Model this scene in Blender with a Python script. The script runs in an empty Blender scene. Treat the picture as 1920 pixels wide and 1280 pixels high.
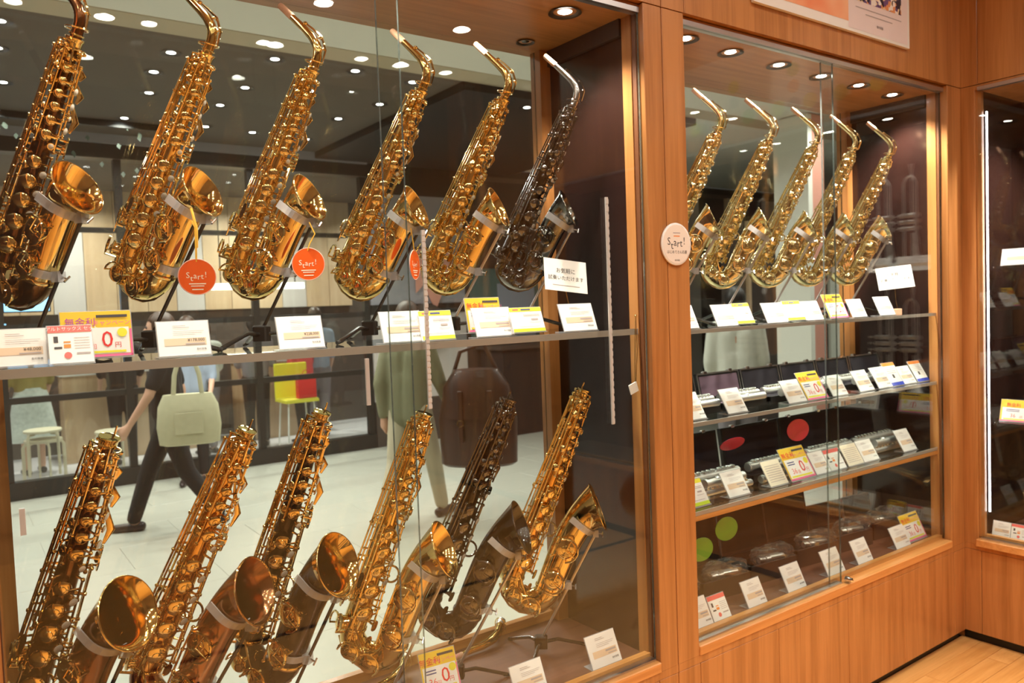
import bpy, math, random
from mathutils import Vector, Matrix
random.seed(7)
S = bpy.context.scene
COL = S.collection
PI = math.pi
def rad(a): return math.radians(a)

# ------------------------------------------------------------------ camera, world, exposure
def look_camera():
    yaw, pitch, roll = rad(35.484), rad(-2.654), rad(-2.086)
    fwd = Vector((math.sin(yaw)*math.cos(pitch), math.cos(yaw)*math.cos(pitch), math.sin(pitch)))
    right = Vector((math.cos(yaw), -math.sin(yaw), 0))
    up = right.cross(fwd)
    r2 = right*math.cos(roll) + up*math.sin(roll)
    u2 = -right*math.sin(roll) + up*math.cos(roll)
    cd = bpy.data.cameras.new('camera'); cd.sensor_width = 36; cd.lens = 1469.3/1920*36
    cd.dof.use_dof = True; cd.dof.focus_distance = 2.05; cd.dof.aperture_fstop = 4.6
    cd.clip_end = 200
    o = bpy.data.objects.new('camera', cd); COL.objects.link(o)
    m = Matrix((r2, u2, -fwd)).transposed().to_4x4()
    m.translation = (0, -1.77, 1.66)
    o.matrix_world = m
    S.camera = o
look_camera()
W = bpy.data.worlds.new('world'); S.world = W; W.use_nodes = True
W.node_tree.nodes['Background'].inputs[0].default_value = (1, .92, .82, 1)
W.node_tree.nodes['Background'].inputs[1].default_value = .05
S.view_settings.view_transform = 'Standard'; S.view_settings.look = 'None'
S.view_settings.gamma = 1; S.view_settings.use_curve_mapping = False
S.view_settings.exposure = 0.60
CASE_W, SHOP_W, MALL_W = 27.0, 6.3, 7.2      # watts per case spot, shop ceiling lamp, mall ceiling lamp
S.cycles.max_bounces = 9; S.cycles.transparent_max_bounces = 28
S.cycles.adaptive_threshold = .02; S.cycles.glossy_bounces = 5; S.cycles.diffuse_bounces = 4
S.cycles.sample_clamp_indirect = 6.0
S.cycles.caustics_reflective = False; S.cycles.caustics_refractive = False

# ------------------------------------------------------------------ materials
MAT = {}
def nt(name):
    m = bpy.data.materials.new(name); m.use_nodes = True
    t = m.node_tree; b = t.nodes['Principled BSDF']; MAT[name] = m
    return m, t, b
def plain(name, col, rough=.5, metal=0, coat=0, emit=None, es=0, noise=0, nscale=30, bump=0):
    m, t, b = nt(name)
    b.inputs['Base Color'].default_value = (*col, 1); b.inputs['Roughness'].default_value = rough
    b.inputs['Metallic'].default_value = metal; b.inputs['Coat Weight'].default_value = coat
    if emit:
        b.inputs['Emission Color'].default_value = (*emit, 1); b.inputs['Emission Strength'].default_value = es
    if noise or bump:
        tc = t.nodes.new('ShaderNodeTexCoord'); n = t.nodes.new('ShaderNodeTexNoise')
        n.inputs['Scale'].default_value = nscale; n.inputs['Detail'].default_value = 4
        t.links.new(tc.outputs['Object'], n.inputs['Vector'])
        if noise:
            mx = t.nodes.new('ShaderNodeMix'); mx.data_type = 'RGBA'
            mx.inputs[6].default_value = (*[c*(1-noise) for c in col], 1)
            mx.inputs[7].default_value = (*[min(1, c*(1+noise)) for c in col], 1)
            t.links.new(n.outputs['Fac'], mx.inputs[0]); t.links.new(mx.outputs[2], b.inputs['Base Color'])
        if bump:
            bp = t.nodes.new('ShaderNodeBump'); bp.inputs['Strength'].default_value = bump; bp.inputs['Distance'].default_value = .002
            t.links.new(n.outputs['Fac'], bp.inputs['Height']); t.links.new(bp.outputs[0], b.inputs['Normal'])
    return m
def wood(name, c1, c2, scale=(26, 26, 1.1), rough=.36, coat=.25, per=0):
    m, t, b = nt(name)
    tc = t.nodes.new('ShaderNodeTexCoord'); mp = t.nodes.new('ShaderNodeMapping'); mp.inputs['Scale'].default_value = scale
    n = t.nodes.new('ShaderNodeTexNoise'); n.inputs['Scale'].default_value = 1.0; n.inputs['Detail'].default_value = 6; n.inputs['Distortion'].default_value = .6
    n2 = t.nodes.new('ShaderNodeTexNoise'); n2.inputs['Scale'].default_value = 5; n2.inputs['Detail'].default_value = 3
    add = t.nodes.new('ShaderNodeMath'); add.operation = 'MULTIPLY_ADD'; add.inputs[1].default_value = .35
    cr = t.nodes.new('ShaderNodeValToRGB')
    cr.color_ramp.elements[0].position = .38; cr.color_ramp.elements[0].color = (*c1, 1)
    cr.color_ramp.elements[1].position = .80; cr.color_ramp.elements[1].color = (*c2, 1)
    t.links.new(tc.outputs['Object'], mp.inputs[0]); t.links.new(mp.outputs[0], n.inputs[0]); t.links.new(mp.outputs[0], n2.inputs[0])
    t.links.new(n2.outputs['Fac'], add.inputs[0]); t.links.new(n.outputs['Fac'], add.inputs[2])
    if per:
        oi = t.nodes.new('ShaderNodeObjectInfo'); a2 = t.nodes.new('ShaderNodeMath'); a2.operation = 'MULTIPLY_ADD'
        a2.inputs[1].default_value = per; t.links.new(oi.outputs['Random'], a2.inputs[0]); t.links.new(add.outputs[0], a2.inputs[2])
        a3 = t.nodes.new('ShaderNodeMath'); a3.operation = 'SUBTRACT'; a3.inputs[1].default_value = per/2
        t.links.new(a2.outputs[0], a3.inputs[0]); t.links.new(a3.outputs[0], cr.inputs[0])
    else: t.links.new(add.outputs[0], cr.inputs[0])
    t.links.new(cr.outputs[0], b.inputs['Base Color'])
    b.inputs['Roughness'].default_value = rough; b.inputs['Coat Weight'].default_value = coat; b.inputs['Coat Roughness'].default_value = .12
    return m
def glassy(name, tint=(1, 1, 1), rough=0.0, base=.04, body=None, bodyfac=0, grime=0):
    # thin clear sheet: transparent straight through, mirror reflection growing at glancing angles
    m, t, b = nt(name); t.nodes.remove(b); out = t.nodes['Material Output']
    g = t.nodes.new('ShaderNodeNewGeometry'); dt = t.nodes.new('ShaderNodeVectorMath'); dt.operation = 'DOT_PRODUCT'
    t.links.new(g.outputs['Incoming'], dt.inputs[0]); t.links.new(g.outputs['Normal'], dt.inputs[1])
    ab = t.nodes.new('ShaderNodeMath'); ab.operation = 'ABSOLUTE'; t.links.new(dt.outputs['Value'], ab.inputs[0])
    om = t.nodes.new('ShaderNodeMath'); om.operation = 'SUBTRACT'; om.inputs[0].default_value = 1; t.links.new(ab.outputs[0], om.inputs[1])
    pw = t.nodes.new('ShaderNodeMath'); pw.operation = 'POWER'; pw.inputs[1].default_value = 5; t.links.new(om.outputs[0], pw.inputs[0])
    ma = t.nodes.new('ShaderNodeMath'); ma.operation = 'MULTIPLY_ADD'; ma.inputs[1].default_value = 1-base; ma.inputs[2].default_value = base
    t.links.new(pw.outputs[0], ma.inputs[0])
    tr = t.nodes.new('ShaderNodeBsdfTransparent'); tr.inputs[0].default_value = (*tint, 1)
    gl = t.nodes.new('ShaderNodeBsdfGlossy'); gl.inputs['Roughness'].default_value = rough
    mx = t.nodes.new('ShaderNodeMixShader')
    t.links.new(ma.outputs[0], mx.inputs[0]); t.links.new(gl.outputs[0], mx.inputs[2])
    src = tr.outputs[0]
    if body:
        df = t.nodes.new('ShaderNodeBsdfDiffuse'); df.inputs[0].default_value = (*body, 1)
        m2 = t.nodes.new('ShaderNodeMixShader'); m2.inputs[0].default_value = bodyfac
        t.links.new(tr.outputs[0], m2.inputs[1]); t.links.new(df.outputs[0], m2.inputs[2]); src = m2.outputs[0]
    t.links.new(src, mx.inputs[1]); t.links.new(mx.outputs[0], out.inputs['Surface'])
    return m
def emit(name, col, s):
    m, t, b = nt(name); t.nodes.remove(b)
    e = t.nodes.new('ShaderNodeEmission'); e.inputs[0].default_value = (*col, 1); e.inputs[1].default_value = s
    t.links.new(e.outputs[0], t.nodes['Material Output'].inputs['Surface']); return m

wood('veneer', (.33, .122, .030), (.52, .222, .070))
wood('veneer_side', (.33, .122, .030), (.52, .222, .070), (1.1, 26, 26))
wood('sill_wood', (.52, .20, .05), (.70, .32, .10), (1.2, 40, 40), .3)
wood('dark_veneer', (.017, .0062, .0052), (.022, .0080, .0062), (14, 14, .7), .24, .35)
wood('case_floor', (.11, .042, .026), (.16, .064, .040), (2, 30, 30), .45, .1)
wood('floor_plank', (.60, .27, .068), (.78, .40, .13), (1.5, 30, 30), .38, .2, .22)
wood('far_wood', (.50, .34, .20), (.62, .45, .29), (8, 8, .6), .5, 0, .2)
plain('black', (.006, .006, .006), .4); plain('black_gloss', (.010, .010, .011), .22, 0, .3)
plain('channel', (.14, .045, .014), .5); plain('rubber', (.01, .01, .01), .7)
plain('gap', (.02, .008, .004), .8)
plain('alu', (.62, .60, .60), .32, 1); plain('steel_bright', (.85, .85, .86), .16, 1)
plain('shelf_edge', (.50, .46, .42), .25, .35); plain('pull', (.72, .70, .68), .3, .3)
plain('silver', (.90, .89, .87), .30, 1); plain('silver_satin', (.95, .94, .92), .42, 1); plain('silver_key', (.86, .85, .83), .26, 1)
plain('gold', (.90, .63, .24), .09, 1); plain('gold_key', (.95, .72, .32), .07, 1)
plain('amber', (.80, .45, .13), .11, 1); plain('amber_key', (.92, .66, .27), .07, 1)
plain('bronze', (.16, .075, .030), .16, 1); plain('bronze_bow', (.24, .10, .045), .16, 1)
plain('copper', (.42, .19, .09), .17, 1)
plain('brass_pale', (.93, .78, .44), .12, 1); plain('brass_pale_key', (.96, .85, .53), .08, 1)
plain('nickel_dark', (.075, .072, .070), .12, 1); plain('nickel_key', (.22, .21, .20), .10, 1)
plain('nickel_bell', (.28, .27, .25), .17, 1); plain('nickel_neck', (.55, .53, .52), .16, 1)
plain('dark_lacquer', (.040, .022, .014), .13, .8, .5)
plain('pearl', (.70, .62, .52), .25, 0, .6); plain('cork', (.74, .42, .27), .75, noise=.18, nscale=160)
plain('felt', (.012, .011, .011), .9)
plain('paper', (.90, .86, .84), .55); plain('paper_warm', (.90, .80, .64), .55); plain('tan', (.78, .58, .42), .6)
plain('ink', (.06, .05, .055), .6); plain('ink_grey', (.45, .38, .38), .6); plain('ink_blue', (.08, .09, .25), .6)
plain('red', (.75, .03, .03), .5); plain('salmon', (.85, .16, .14), .5); plain('pink', (.88, .16, .36), .5)
plain('magenta', (.50, .05, .38), .5); plain('yellow', (.88, .58, .04), .5); plain('lemon', (.85, .76, .05), .5)
plain('lime', (.62, .80, .04), .5); plain('orange', (.88, .26, .05), .5); plain('blue', (.04, .07, .50), .5)
plain('tag_orange', (.84, .105, .008), .35, 0, .3); plain('tag_red', (.62, .018, .075), .25, 0, .6); plain('tag_green', (.10, .36, .015), .3, 0, .5)
plain('white', (.82, .80, .77), .5); plain('white_gloss', (.86, .84, .82), .25)
plain('sticker', (.86, .76, .68), .45); plain('ribbon', (.80, .42, .04), .4)
glassy('glass', (.965, .985, .972), 0, .042); glassy('glass_edge', (.62, .70, .68), .1, .10, (.22, .24, .24), .35)
glassy('shelf_glass', (.90, .95, .93), .02, .05)
glassy('acrylic', (.95, .95, .96), .06, .08, (.80, .78, .80), .42)
glassy('plastic_film', (.93, .90, .88), .05, .22, (.6, .55, .5), .10)
plain('leather_brown', (.060, .032, .023), .5, bump=.2, nscale=200); plain('leather_edge', (.11, .065, .045), .45); plain('case_black', (.012, .012, .013), .55)
plain('case_inner', (.035, .020, .015), .6); plain('velvet', (.025, .018, .028), .9); plain('case_plum', (.20, .12, .17), .5)
# mall
plain('mall_tile', (.44, .44, .38), .30, noise=.05, nscale=9); plain('grout', (.42, .41, .37), .8)
plain('mall_ceiling', (.115, .095, .075), .7); plain('mall_ceiling_dark', (.020, .019, .018), .6)
plain('soffit_white', (.86, .86, .78), .7); plain('soffit_beige', (.55, .47, .34), .7)
plain('frame_black', (.010, .011, .010), .4); plain('far_floor', (.60, .58, .60), .35)
plain('panel_pale', (.58, .53, .50), .55); plain('panel_grey', (.34, .34, .38), .5); plain('wall_dark', (.055, .043, .036), .6)
plain('teal', (.06, .16, .16), .5); plain('pink_pale', (.72, .34, .26), .6); plain('leaf', (.006, .018, .006), .7)
plain('stool_cream', (.66, .60, .44), .5); plain('counter_white', (.75, .76, .74), .35)
emit('screen', (.30, .62, 1.0), 2.2); emit('light_bar', (1, .95, .75), 5.0)
emit('lens', (1, .93, .82), 30); emit('lens_mall', (1, .98, .95), 16); emit('led', (1, .96, .98), 14)
plain('shop_wall', (.20, .13, .08), .6); plain('shop_ceiling', (.40, .36, .31), .7)
plain('trim_dark', (.035, .022, .014), .35, .6)
plain('skin', (.62, .36, .25), .5); plain('hair_black', (.012, .010, .009), .45); plain('hair_brown', (.05, .025, .014), .45)
plain('cloth_black', (.010, .010, .011), .85); plain('cloth_khaki', (.20, .20, .12), .85); plain('cloth_beige', (.48, .42, .30), .85)
plain('cloth_white', (.68, .69, .62), .85); plain('cloth_coral', (.75, .10, .10), .85); plain('cloth_blue', (.30, .36, .46), .85)
plain('cloth_floral', (.55, .60, .56), .85, noise=.35, nscale=25); plain('cloth_grey', (.22, .20, .22), .85); plain('cloth_olive', (.30, .24, .08), .85)
plain('canvas', (.55, .53, .36), .8, noise=.12, nscale=20); plain('leather', (.036, .014, .008), .38, 0, .2)
plain('shoe', (.03, .022, .022), .35, .2)

# ------------------------------------------------------------------ mesh builder
class MB:
    def __init__(s): s.v = []; s.f = []
    def add(s, vs, fs, M=None):
        n = len(s.v)
        s.v += [tuple(M @ Vector(p)) for p in vs] if M else [tuple(p) for p in vs]
        s.f += [tuple(i+n for i in f) for f in fs]; return s
    def box(s, a, b, M=None):
        x0, y0, z0 = a; x1, y1, z1 = b
        return s.add([(x0,y0,z0),(x1,y0,z0),(x1,y1,z0),(x0,y1,z0),(x0,y0,z1),(x1,y0,z1),(x1,y1,z1),(x0,y1,z1)],
                     [(0,3,2,1),(4,5,6,7),(0,1,5,4),(1,2,6,5),(2,3,7,6),(3,0,4,7)], M)
    def cbox(s, a, b, c=.003, M=None):          # box with chamfered vertical and top edges
        x0, y0, z0 = a; x1, y1, z1 = b
        ring = [(x0+c,y0),(x1-c,y0),(x1,y0+c),(x1,y1-c),(x1-c,y1),(x0+c,y1),(x0,y1-c),(x0,y0+c)]
        cx, cy = (x0+x1)/2, (y0+y1)/2
        def ins(p): return (p[0]+(c if p[0] < cx else -c), p[1]+(c if p[1] < cy else -c))
        v = [(*p, z0) for p in ring]+[(*p, z1-c) for p in ring]+[(*ins(p), z1) for p in ring]
        f = [tuple(range(7, -1, -1))]
        for k in (0, 8): f += [(k+i, k+(i+1)%8, k+8+(i+1)%8, k+8+i) for i in range(8)]
        f.append(tuple(range(16, 24))); return s.add(v, f, M)
    def rings(s, rs, seg=20, cap0=False, cap1=False, M=None):   # rs: (centre, u, v, r[, r2])
        v = []; f = []
        for r in rs:
            c, u, w = Vector(r[0]), Vector(r[1]), Vector(r[2]); a = r[3]; b = r[4] if len(r) > 4 else a
            for k in range(seg):
                t = 2*PI*k/seg; v.append(c+u*(a*math.cos(t))+w*(b*math.sin(t)))
        for i in range(len(rs)-1):
            for k in range(seg):
                k2 = (k+1) % seg; f.append((i*seg+k, i*seg+k2, (i+1)*seg+k2, (i+1)*seg+k))
        if cap0: f.append(tuple(range(seg-1, -1, -1)))
        if cap1: f.append(tuple((len(rs)-1)*seg+k for k in range(seg)))
        return s.add(v, f, M)
    def tube(s, path, radii, seg=10, caps=True, M=None, flat=None, up=None):
        P = [Vector(p) for p in path]; n = len(P)
        if not isinstance(radii, (list, tuple)): radii = [radii]*n
        T = []
        for i in range(n):
            a, b = P[max(i-1, 0)], P[min(i+1, n-1)]; d = (b-a)
            T.append(d.normalized() if d.length > 1e-9 else Vector((0, 0, 1)))
        u = Vector(up) if up else (Vector((0, 0, 1)) if abs(T[0].z) < .9 else Vector((1, 0, 0)))
        rs = []
        for i in range(n):
            u = u-T[i]*u.dot(T[i])
            if u.length < 1e-6: u = T[i].orthogonal()
            u.normalize(); w = T[i].cross(u)
            rs.append((P[i], u, w, radii[i], radii[i]*(flat or 1)))
        return s.rings(rs, seg, caps, caps, M)
    def lathe(s, prof, seg=16, M=None):
        return s.rings([((0, 0, z), (1, 0, 0), (0, 1, 0), max(r, 1e-5)) for r, z in prof], seg, True, True, M)
    def ball(s, c, r, seg=8, n=5, sc=(1, 1, 1), M=None):
        rs = []
        for i in range(n+1):
            t = PI*i/n; rs.append(((c[0], c[1], c[2]-r*sc[2]*math.cos(t)), (1, 0, 0), (0, 1, 0), max(r*sc[0]*math.sin(t), 1e-5), max(r*sc[1]*math.sin(t), 1e-5)))
        return s.rings(rs, seg, True, True, M)
    def torus(s, c, u, w, R, r, seg=20, sg=6, M=None, arc=2*PI, a0=0):
        c, u, w = Vector(c), Vector(u).normalized(), Vector(w).normalized(); nrm = u.cross(w)
        v = []; f = []; closed = arc > 6.2; n = seg if closed else seg+1
        for i in range(n):
            t = a0+arc*i/seg; d = u*math.cos(t)+w*math.sin(t)
            for k in range(sg):
                q = 2*PI*k/sg; v.append(c+d*(R+r*math.cos(q))+nrm*(r*math.sin(q)))
        for i in range(seg):
            j = (i+1) % n
            if not closed and i == seg: break
            for k in range(sg): f.append((i*sg+k, j*sg+k, j*sg+(k+1)%sg, i*sg+(k+1)%sg))
        return s.add(v, f, M)
    def prism(s, pts, z0, z1, M=None):
        n = len(pts); v = [(x, y, z0) for x, y in pts]+[(x, y, z1) for x, y in pts]
        f = [tuple(range(n-1, -1, -1)), tuple(range(n, 2*n))]+[(i, (i+1)%n, n+(i+1)%n, n+i) for i in range(n)]
        return s.add(v, f, M)
    def mesh(s, name, smooth=True, ang=38):
        me = bpy.data.meshes.new(name); me.from_pydata(s.v, [], s.f); me.validate()
        if smooth:
            me.polygons.foreach_set('use_smooth', [True]*len(me.polygons)); me.set_sharp_from_angle(angle=rad(ang))
        me.update(); return me
    def build(s, name, mat, parent=None, smooth=True, world=False, loc=None, rot=None, label=None):
        me = s.mesh(name, smooth); me.materials.append(MAT[mat])
        return obj(name, me, parent, world, loc, rot, label)
def obj(name, me, parent=None, world=False, loc=None, rot=None, label=None):
    o = bpy.data.objects.new(name, me); COL.objects.link(o)
    if loc: o.location = loc
    if rot: o.rotation_euler = rot
    if parent:
        o.parent = parent
        if world: o.matrix_parent_inverse = root_mat(parent).inverted()
    if label: o['label'] = label
    return o
def root_mat(o):
    m = Matrix.LocRotScale(o.location, o.rotation_euler, o.scale)
    return root_mat(o.parent) @ o.matrix_parent_inverse @ m if o.parent else m
def thing(name, label, cat, loc=(0, 0, 0), rot=(0, 0, 0), group=None):
    o = bpy.data.objects.new(name, None); COL.objects.link(o); o.location = loc; o.rotation_euler = rot
    o.empty_display_size = .05
    return tag(o, label, cat, group)
def tag(o, label, cat, group=None):
    o['label'] = label; o['category'] = cat
    if group: o['group'] = group
    return o
def struct(o, label=None):
    o['kind'] = 'structure'
    if label: o['label'] = label
    return o
def setmat(o, m):
    o.material_slots[0].link = 'OBJECT'; o.material_slots[0].material = MAT[m]
def BOX(a, b): return MB().box(a, b)
def copy_tree(o, parent=None):
    c = o.copy(); COL.objects.link(c); c.parent = parent
    for ch in list(o.children): copy_tree(ch, c)
    return c
_txt = {}
def text_mesh(body, size, align='CENTER'):
    k = (body, size, align)
    if k in _txt: return _txt[k]
    cu = bpy.data.curves.new('lettering', 'FONT'); cu.body = body; cu.size = size; cu.align_x = align; cu.align_y = 'CENTER'
    cu.resolution_u = 2
    o = bpy.data.objects.new('lettering', cu); COL.objects.link(o)
    dg = bpy.context.evaluated_depsgraph_get()
    me = bpy.data.meshes.new_from_object(o.evaluated_get(dg)); me.name = 'lettering'
    bpy.data.objects.remove(o); bpy.data.curves.remove(cu)
    _txt[k] = me; return me
def lettering(body, size, mat, parent, loc, rot=(PI/2, 0, 0), align='CENTER', name='lettering'):
    src = text_mesh(body, size, align); key = (body, size, align, mat)
    if key not in _txt:
        me = src.copy(); me.materials.clear(); me.materials.append(MAT[mat]); _txt[key] = me
    o = bpy.data.objects.new(name, _txt[key]); COL.objects.link(o); o.parent = parent; o.location = loc; o.rotation_euler = rot
    return o

# ------------------------------------------------------------------ the shop shell
X_A0, X_A1, X_B0, X_B1, X_C = .045, 1.785, 1.975, 3.70, 3.83
Z0, Z1, DEP = .505, 2.555, .50
fl = struct(BOX((-3.0, -4.6, -.06), (3.90, .05, -.004)).build('floor', 'gap', smooth=False), 'pale orange wood plank floor of the shop')
plk = MB().cbox((0, 0, -.004), (.898, .0885, .001), .0012).mesh('plank', False); plk.materials.append(MAT['floor_plank'])
for i in range(24):
    off = (i*.37) % .9
    for j in range(4):
        x = 3.86-.9*(j+1)+off
        if x > 3.80: continue
        o = obj('plank', plk, fl, loc=(x, .012-.09*(i+1), 0))
        if x+.9 > 3.86: o.scale.x = (3.86-x)/.9
struct(BOX((-3.0, -4.6, -.004), (3.83, -2.20, .0)).build('floor_rear', 'floor_plank', smooth=False), 'rear of the shop wood floor')
struct(BOX((-3.0, -2.2, -.004), (.3, 0, .0)).build('floor_side', 'floor_plank', smooth=False), 'side of the shop wood floor')
struct(BOX((-3.05, -4.6, 0), (-3.0, 0, 3.7)).build('wall_left', 'shop_wall', smooth=False), 'plain wall of the shop behind the camera side')
struct(BOX((-3.05, -4.65, 0), (4.5, -4.6, 3.7)).build('wall_rear', 'shop_wall', smooth=False), 'plain rear wall of the shop')
struct(BOX((-3.05, -4.65, 3.60), (4.5, .0, 3.66)).build('ceiling', 'shop_ceiling', smooth=False), 'pale shop ceiling with downlights')
struct(BOX((-3.05, .0, 0), (-.15, .08, 3.7)).build('wall_front', 'veneer', smooth=False), 'wood veneered wall beside the left case')

# ------------------------------------------------------------------ downlights
TRIM = MB().rings([((0,0,.0),(1,0,0),(0,1,0),.040),((0,0,-.004),(1,0,0),(0,1,0),.052),((0,0,-.003),(1,0,0),(0,1,0),.044),((0,0,.004),(1,0,0),(0,1,0),.030),((0,0,.012),(1,0,0),(0,1,0),.026)], 24).mesh('trim'); TRIM.materials.append(MAT['trim_dark'])
LENS = MB().lathe([(.031, .0035), (.031, .005), (.018, -.001), (.001, -.003)], 20).mesh('lens'); LENS.materials.append(MAT['lens'])
def downlight(x, y, z, label, watts, group, sc=1.0, spot=True, lens='lens', trim='trim_dark', tilt=(0, 0, 0), on=True):
    r = thing('downlight', label, 'downlight', (x, y, z-.001), (0, 0, 0), group)
    t = obj('trim', TRIM, r); l = obj('lens', LENS, r); t.scale = l.scale = (sc, sc, 1)
    setmat(t, trim); setmat(l, lens if on else 'black_gloss')
    if not on: return r
    if spot:
        ld = bpy.data.lights.new('lamp_light', 'SPOT'); ld.spot_size = rad(118); ld.spot_blend = .7; ld.shadow_soft_size = .028
    else:
        ld = bpy.data.lights.new('lamp_light', 'AREA'); ld.shape = 'DISK'; ld.size = .12*sc; ld.spread = rad(150)
    ld.energy = watts; ld.color = (1, .91, .78) if watts_warm(group) else (1, .95, .87)
    lo = bpy.data.objects.new('lamp_light', ld); COL.objects.link(lo); lo.parent = r; lo.location = (0, 0, -.016); lo.rotation_euler = tilt
    return r
def watts_warm(g): return 'mall' not in g
gA = 'downlights in the left case ceiling'
for i, x in enumerate((.19, .54, .89, 1.24, 1.589)):
    downlight(x, .115, Z1, ['round downlight in left case ceiling, leftmost of the front row', 'round downlight in left case ceiling above the second alto saxophone', 'round downlight in left case ceiling near the glass door overlap',
              'round downlight in left case ceiling above the fifth alto saxophone', 'round lit downlight in left case ceiling nearest the dark side wall'][i], CASE_W*1.15, gA, 1.0)
downlight(1.644, .394, Z1, 'small unlit dark fitting at back of left case ceiling', 0, gA, .62, on=False)
gB = 'downlights in the middle case ceiling'
nb = ['first', 'second', 'third', 'fourth', 'fifth', 'sixth']
for i, (x, y) in enumerate(((2.114, .10), (2.375, .117), (2.675, .126), (2.972, .135), (3.251, .136), (3.55, .150))):
    downlight(x, y, Z1, nb[i]+' round downlight from the left in the middle case ceiling', CASE_W*1.7, gB, .92)
for i, y in enumerate((-.40, -.75, -1.1)):
    downlight(4.02, y, Z1, 'round downlight in the right case ceiling, '+['nearest the corner', 'in the middle of its row', 'farthest from the corner'][i], CASE_W*2.0, 'downlights in the right case ceiling', .9)
k = 0
for x in (-1.6, -.3, .9, 2.0, 3.0):
    for y in (-1.15, -2.0, -2.9, -3.8):
        k += 1; downlight(x, y, 3.60, 'recessed downlight in the shop ceiling, '+(['first', 'second', 'third', 'fourth', 'fifth'][(k-1)//4]+' column, '+['first', 'second', 'third', 'fourth'][(k-1) % 4])+' from the cases', SHOP_W, 'shop ceiling downlights', .95, spot=False)

# ------------------------------------------------------------------ display cases
def P(root, name, a, b, mat, label=None, ch=0):
    m = MB().cbox(a, b, ch) if ch else BOX(a, b)
    return m.build(name, mat, root, smooth=False, world=True, label=label)
def pane(root, name, x0, x1, y, z0, z1, th=.006):
    o = P(root, name, (x0, y, z0), (x1, y+th, z1), 'glass')
    for xe in (x0-.0010, x1):
        eo = BOX((xe, y-.0003, z0), (xe+.0010, y+th+.0003, z1)).build('polished_edge', 'glass_edge', o, smooth=False)
    return o
def shelf(root, x0, x1, y0, y1, z0, z1, name='glass_shelf', edge='shelf_edge'):
    o = P(root, name, (x0, y0+.004, z0), (x1, y1, z1), 'shelf_glass')
    eo = BOX((x0, y0, z0), (x1, y0+.0035, z1)).build('front_edge', edge, None, smooth=False); eo.parent = o
    return o
def case_common(root, x0, x1, doors, jl, jr, track=None):
    # x0..x1 glass opening; jl, jr stile outer edges
    P(root, 'stile', (jl, -.02, .4685), (x0-.004, .05, 2.578), 'veneer', ch=.002); P(root, 'stile', (x1+.004, -.02, .4685), (jr, .05, 2.578), 'veneer', ch=.002)
    P(root, 'glass_channel', (x0-.012, .012, Z0), (x0, .03, Z1), 'channel'); P(root, 'glass_channel', (x1, .012, Z0), (x1+.012, .03, Z1), 'channel')
    P(root, 'jamb', (x0-.012, .03, Z0), (x0+.004, .07, Z1), 'veneer'); P(root, 'jamb', (x1-.004, .03, Z0), (x1+.012, .07, Z1), 'veneer')
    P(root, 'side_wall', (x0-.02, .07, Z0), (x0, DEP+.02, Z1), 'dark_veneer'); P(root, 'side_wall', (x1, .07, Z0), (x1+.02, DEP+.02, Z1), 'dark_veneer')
    P(root, 'ceiling_panel', (x0-.012, .0, Z1), (x1+.012, DEP+.02, Z1+.022), 'veneer_side')
    P(root, 'dark_rail', (x1-.012, .072, Z1-.055), (x1, DEP-.01, Z1), 'gap')  # near-black strip along the top of the right side wall
    P(root, 'top_channel', (x0, -.006, Z1-.004), (x1, .022, Z1+.012), 'alu')
    P(root, 'floor_board', (x0-.012, .03, Z0-.03), (x1+.012, DEP+.02, Z0), 'case_floor')
    P(root, 'inner_sill', (x0-.012, .022, Z0-.02), (x1+.012, .045, Z0+.012), 'sill_wood')
    P(root, 'sill', (x0-.004, -.024, .4685), (x1+.004, .03, .500), 'sill_wood', ch=.003)
    P(root, 'door_track', (x0, -.004, .500), (x1 if track is None else track, .022, .506), 'alu')
    P(root, 'back_post', (x0, DEP-.06, Z0), (x0+.045, DEP-.005, Z1), 'veneer'); P(root, 'back_post', (x1-.045, DEP-.06, Z0), (x1, DEP-.005, Z1), 'veneer')
    P(root, 'back_rail', (x0, DEP-.03, Z0), (x1, DEP-.005, Z0+.03), 'sill_wood')
    pane(root, 'back_glass', x0+.045, x1-.045, DEP-.03, Z0+.03, Z1-.001, .006)
    for a, b, y in doors: pane(root, 'sliding_door', a, b, y, .506, Z1-.004, .006)
    P(root, 'base_rail', (jl, -.02, .442), (jr, .03, .468), 'veneer'); P(root, 'toe_kick', (jl, .012, 0), (jr, .06, .06), 'black'); P(root, 'base_back', (jl, .06, 0), (jr, DEP, Z0-.03), 'gap')

caseA = thing('display_case', 'large left glass display case with alto saxophones above tenor saxophones', 'display case', (.9, 0, 0))
case_common(caseA, X_A0, X_A1, [(X_A0, .955, .012), (.889, X_A1, .000)], -.15, 1.868)
for a, b in ((-.15, .40), (.402, .86), (.862, 1.31), (1.312, 1.780), (1.782, 1.868)): P(caseA, 'base_panel', (a, -.02, .048), (b, .03, .4405), 'veneer', ch=.0015)
for a, b in ((-.15, 1.868),): P(caseA, 'fascia_panel', (a, -.02, 2.5805), (b, .05, 3.60), 'veneer', ch=.0015)
shelf(caseA, X_A0+.002, X_A1-.002, .032, .40, 1.552, 1.571)
for x, z0, z1 in ((1.628, 1.285, 1.975), (.992, 1.40, 1.86), (.826, 1.426, 1.542), (.090, 1.25, 1.302)):
    y = -.006 if x > .9 else .006
    m = MB(); n = 30
    m.box((x-.0045, y, z0), (x+.0045, y+.0055, z1))
    for i in range(n): m.box((x-.0052, y-.0012, z0+(z1-z0)*(i+.1)/n), (x+.0052, y, z0+(z1-z0)*(i+.75)/n))
    m.build('door_pull', 'pull', caseA, smooth=False, world=True, label='slim silver ribbed pull strip on the glass')

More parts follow.
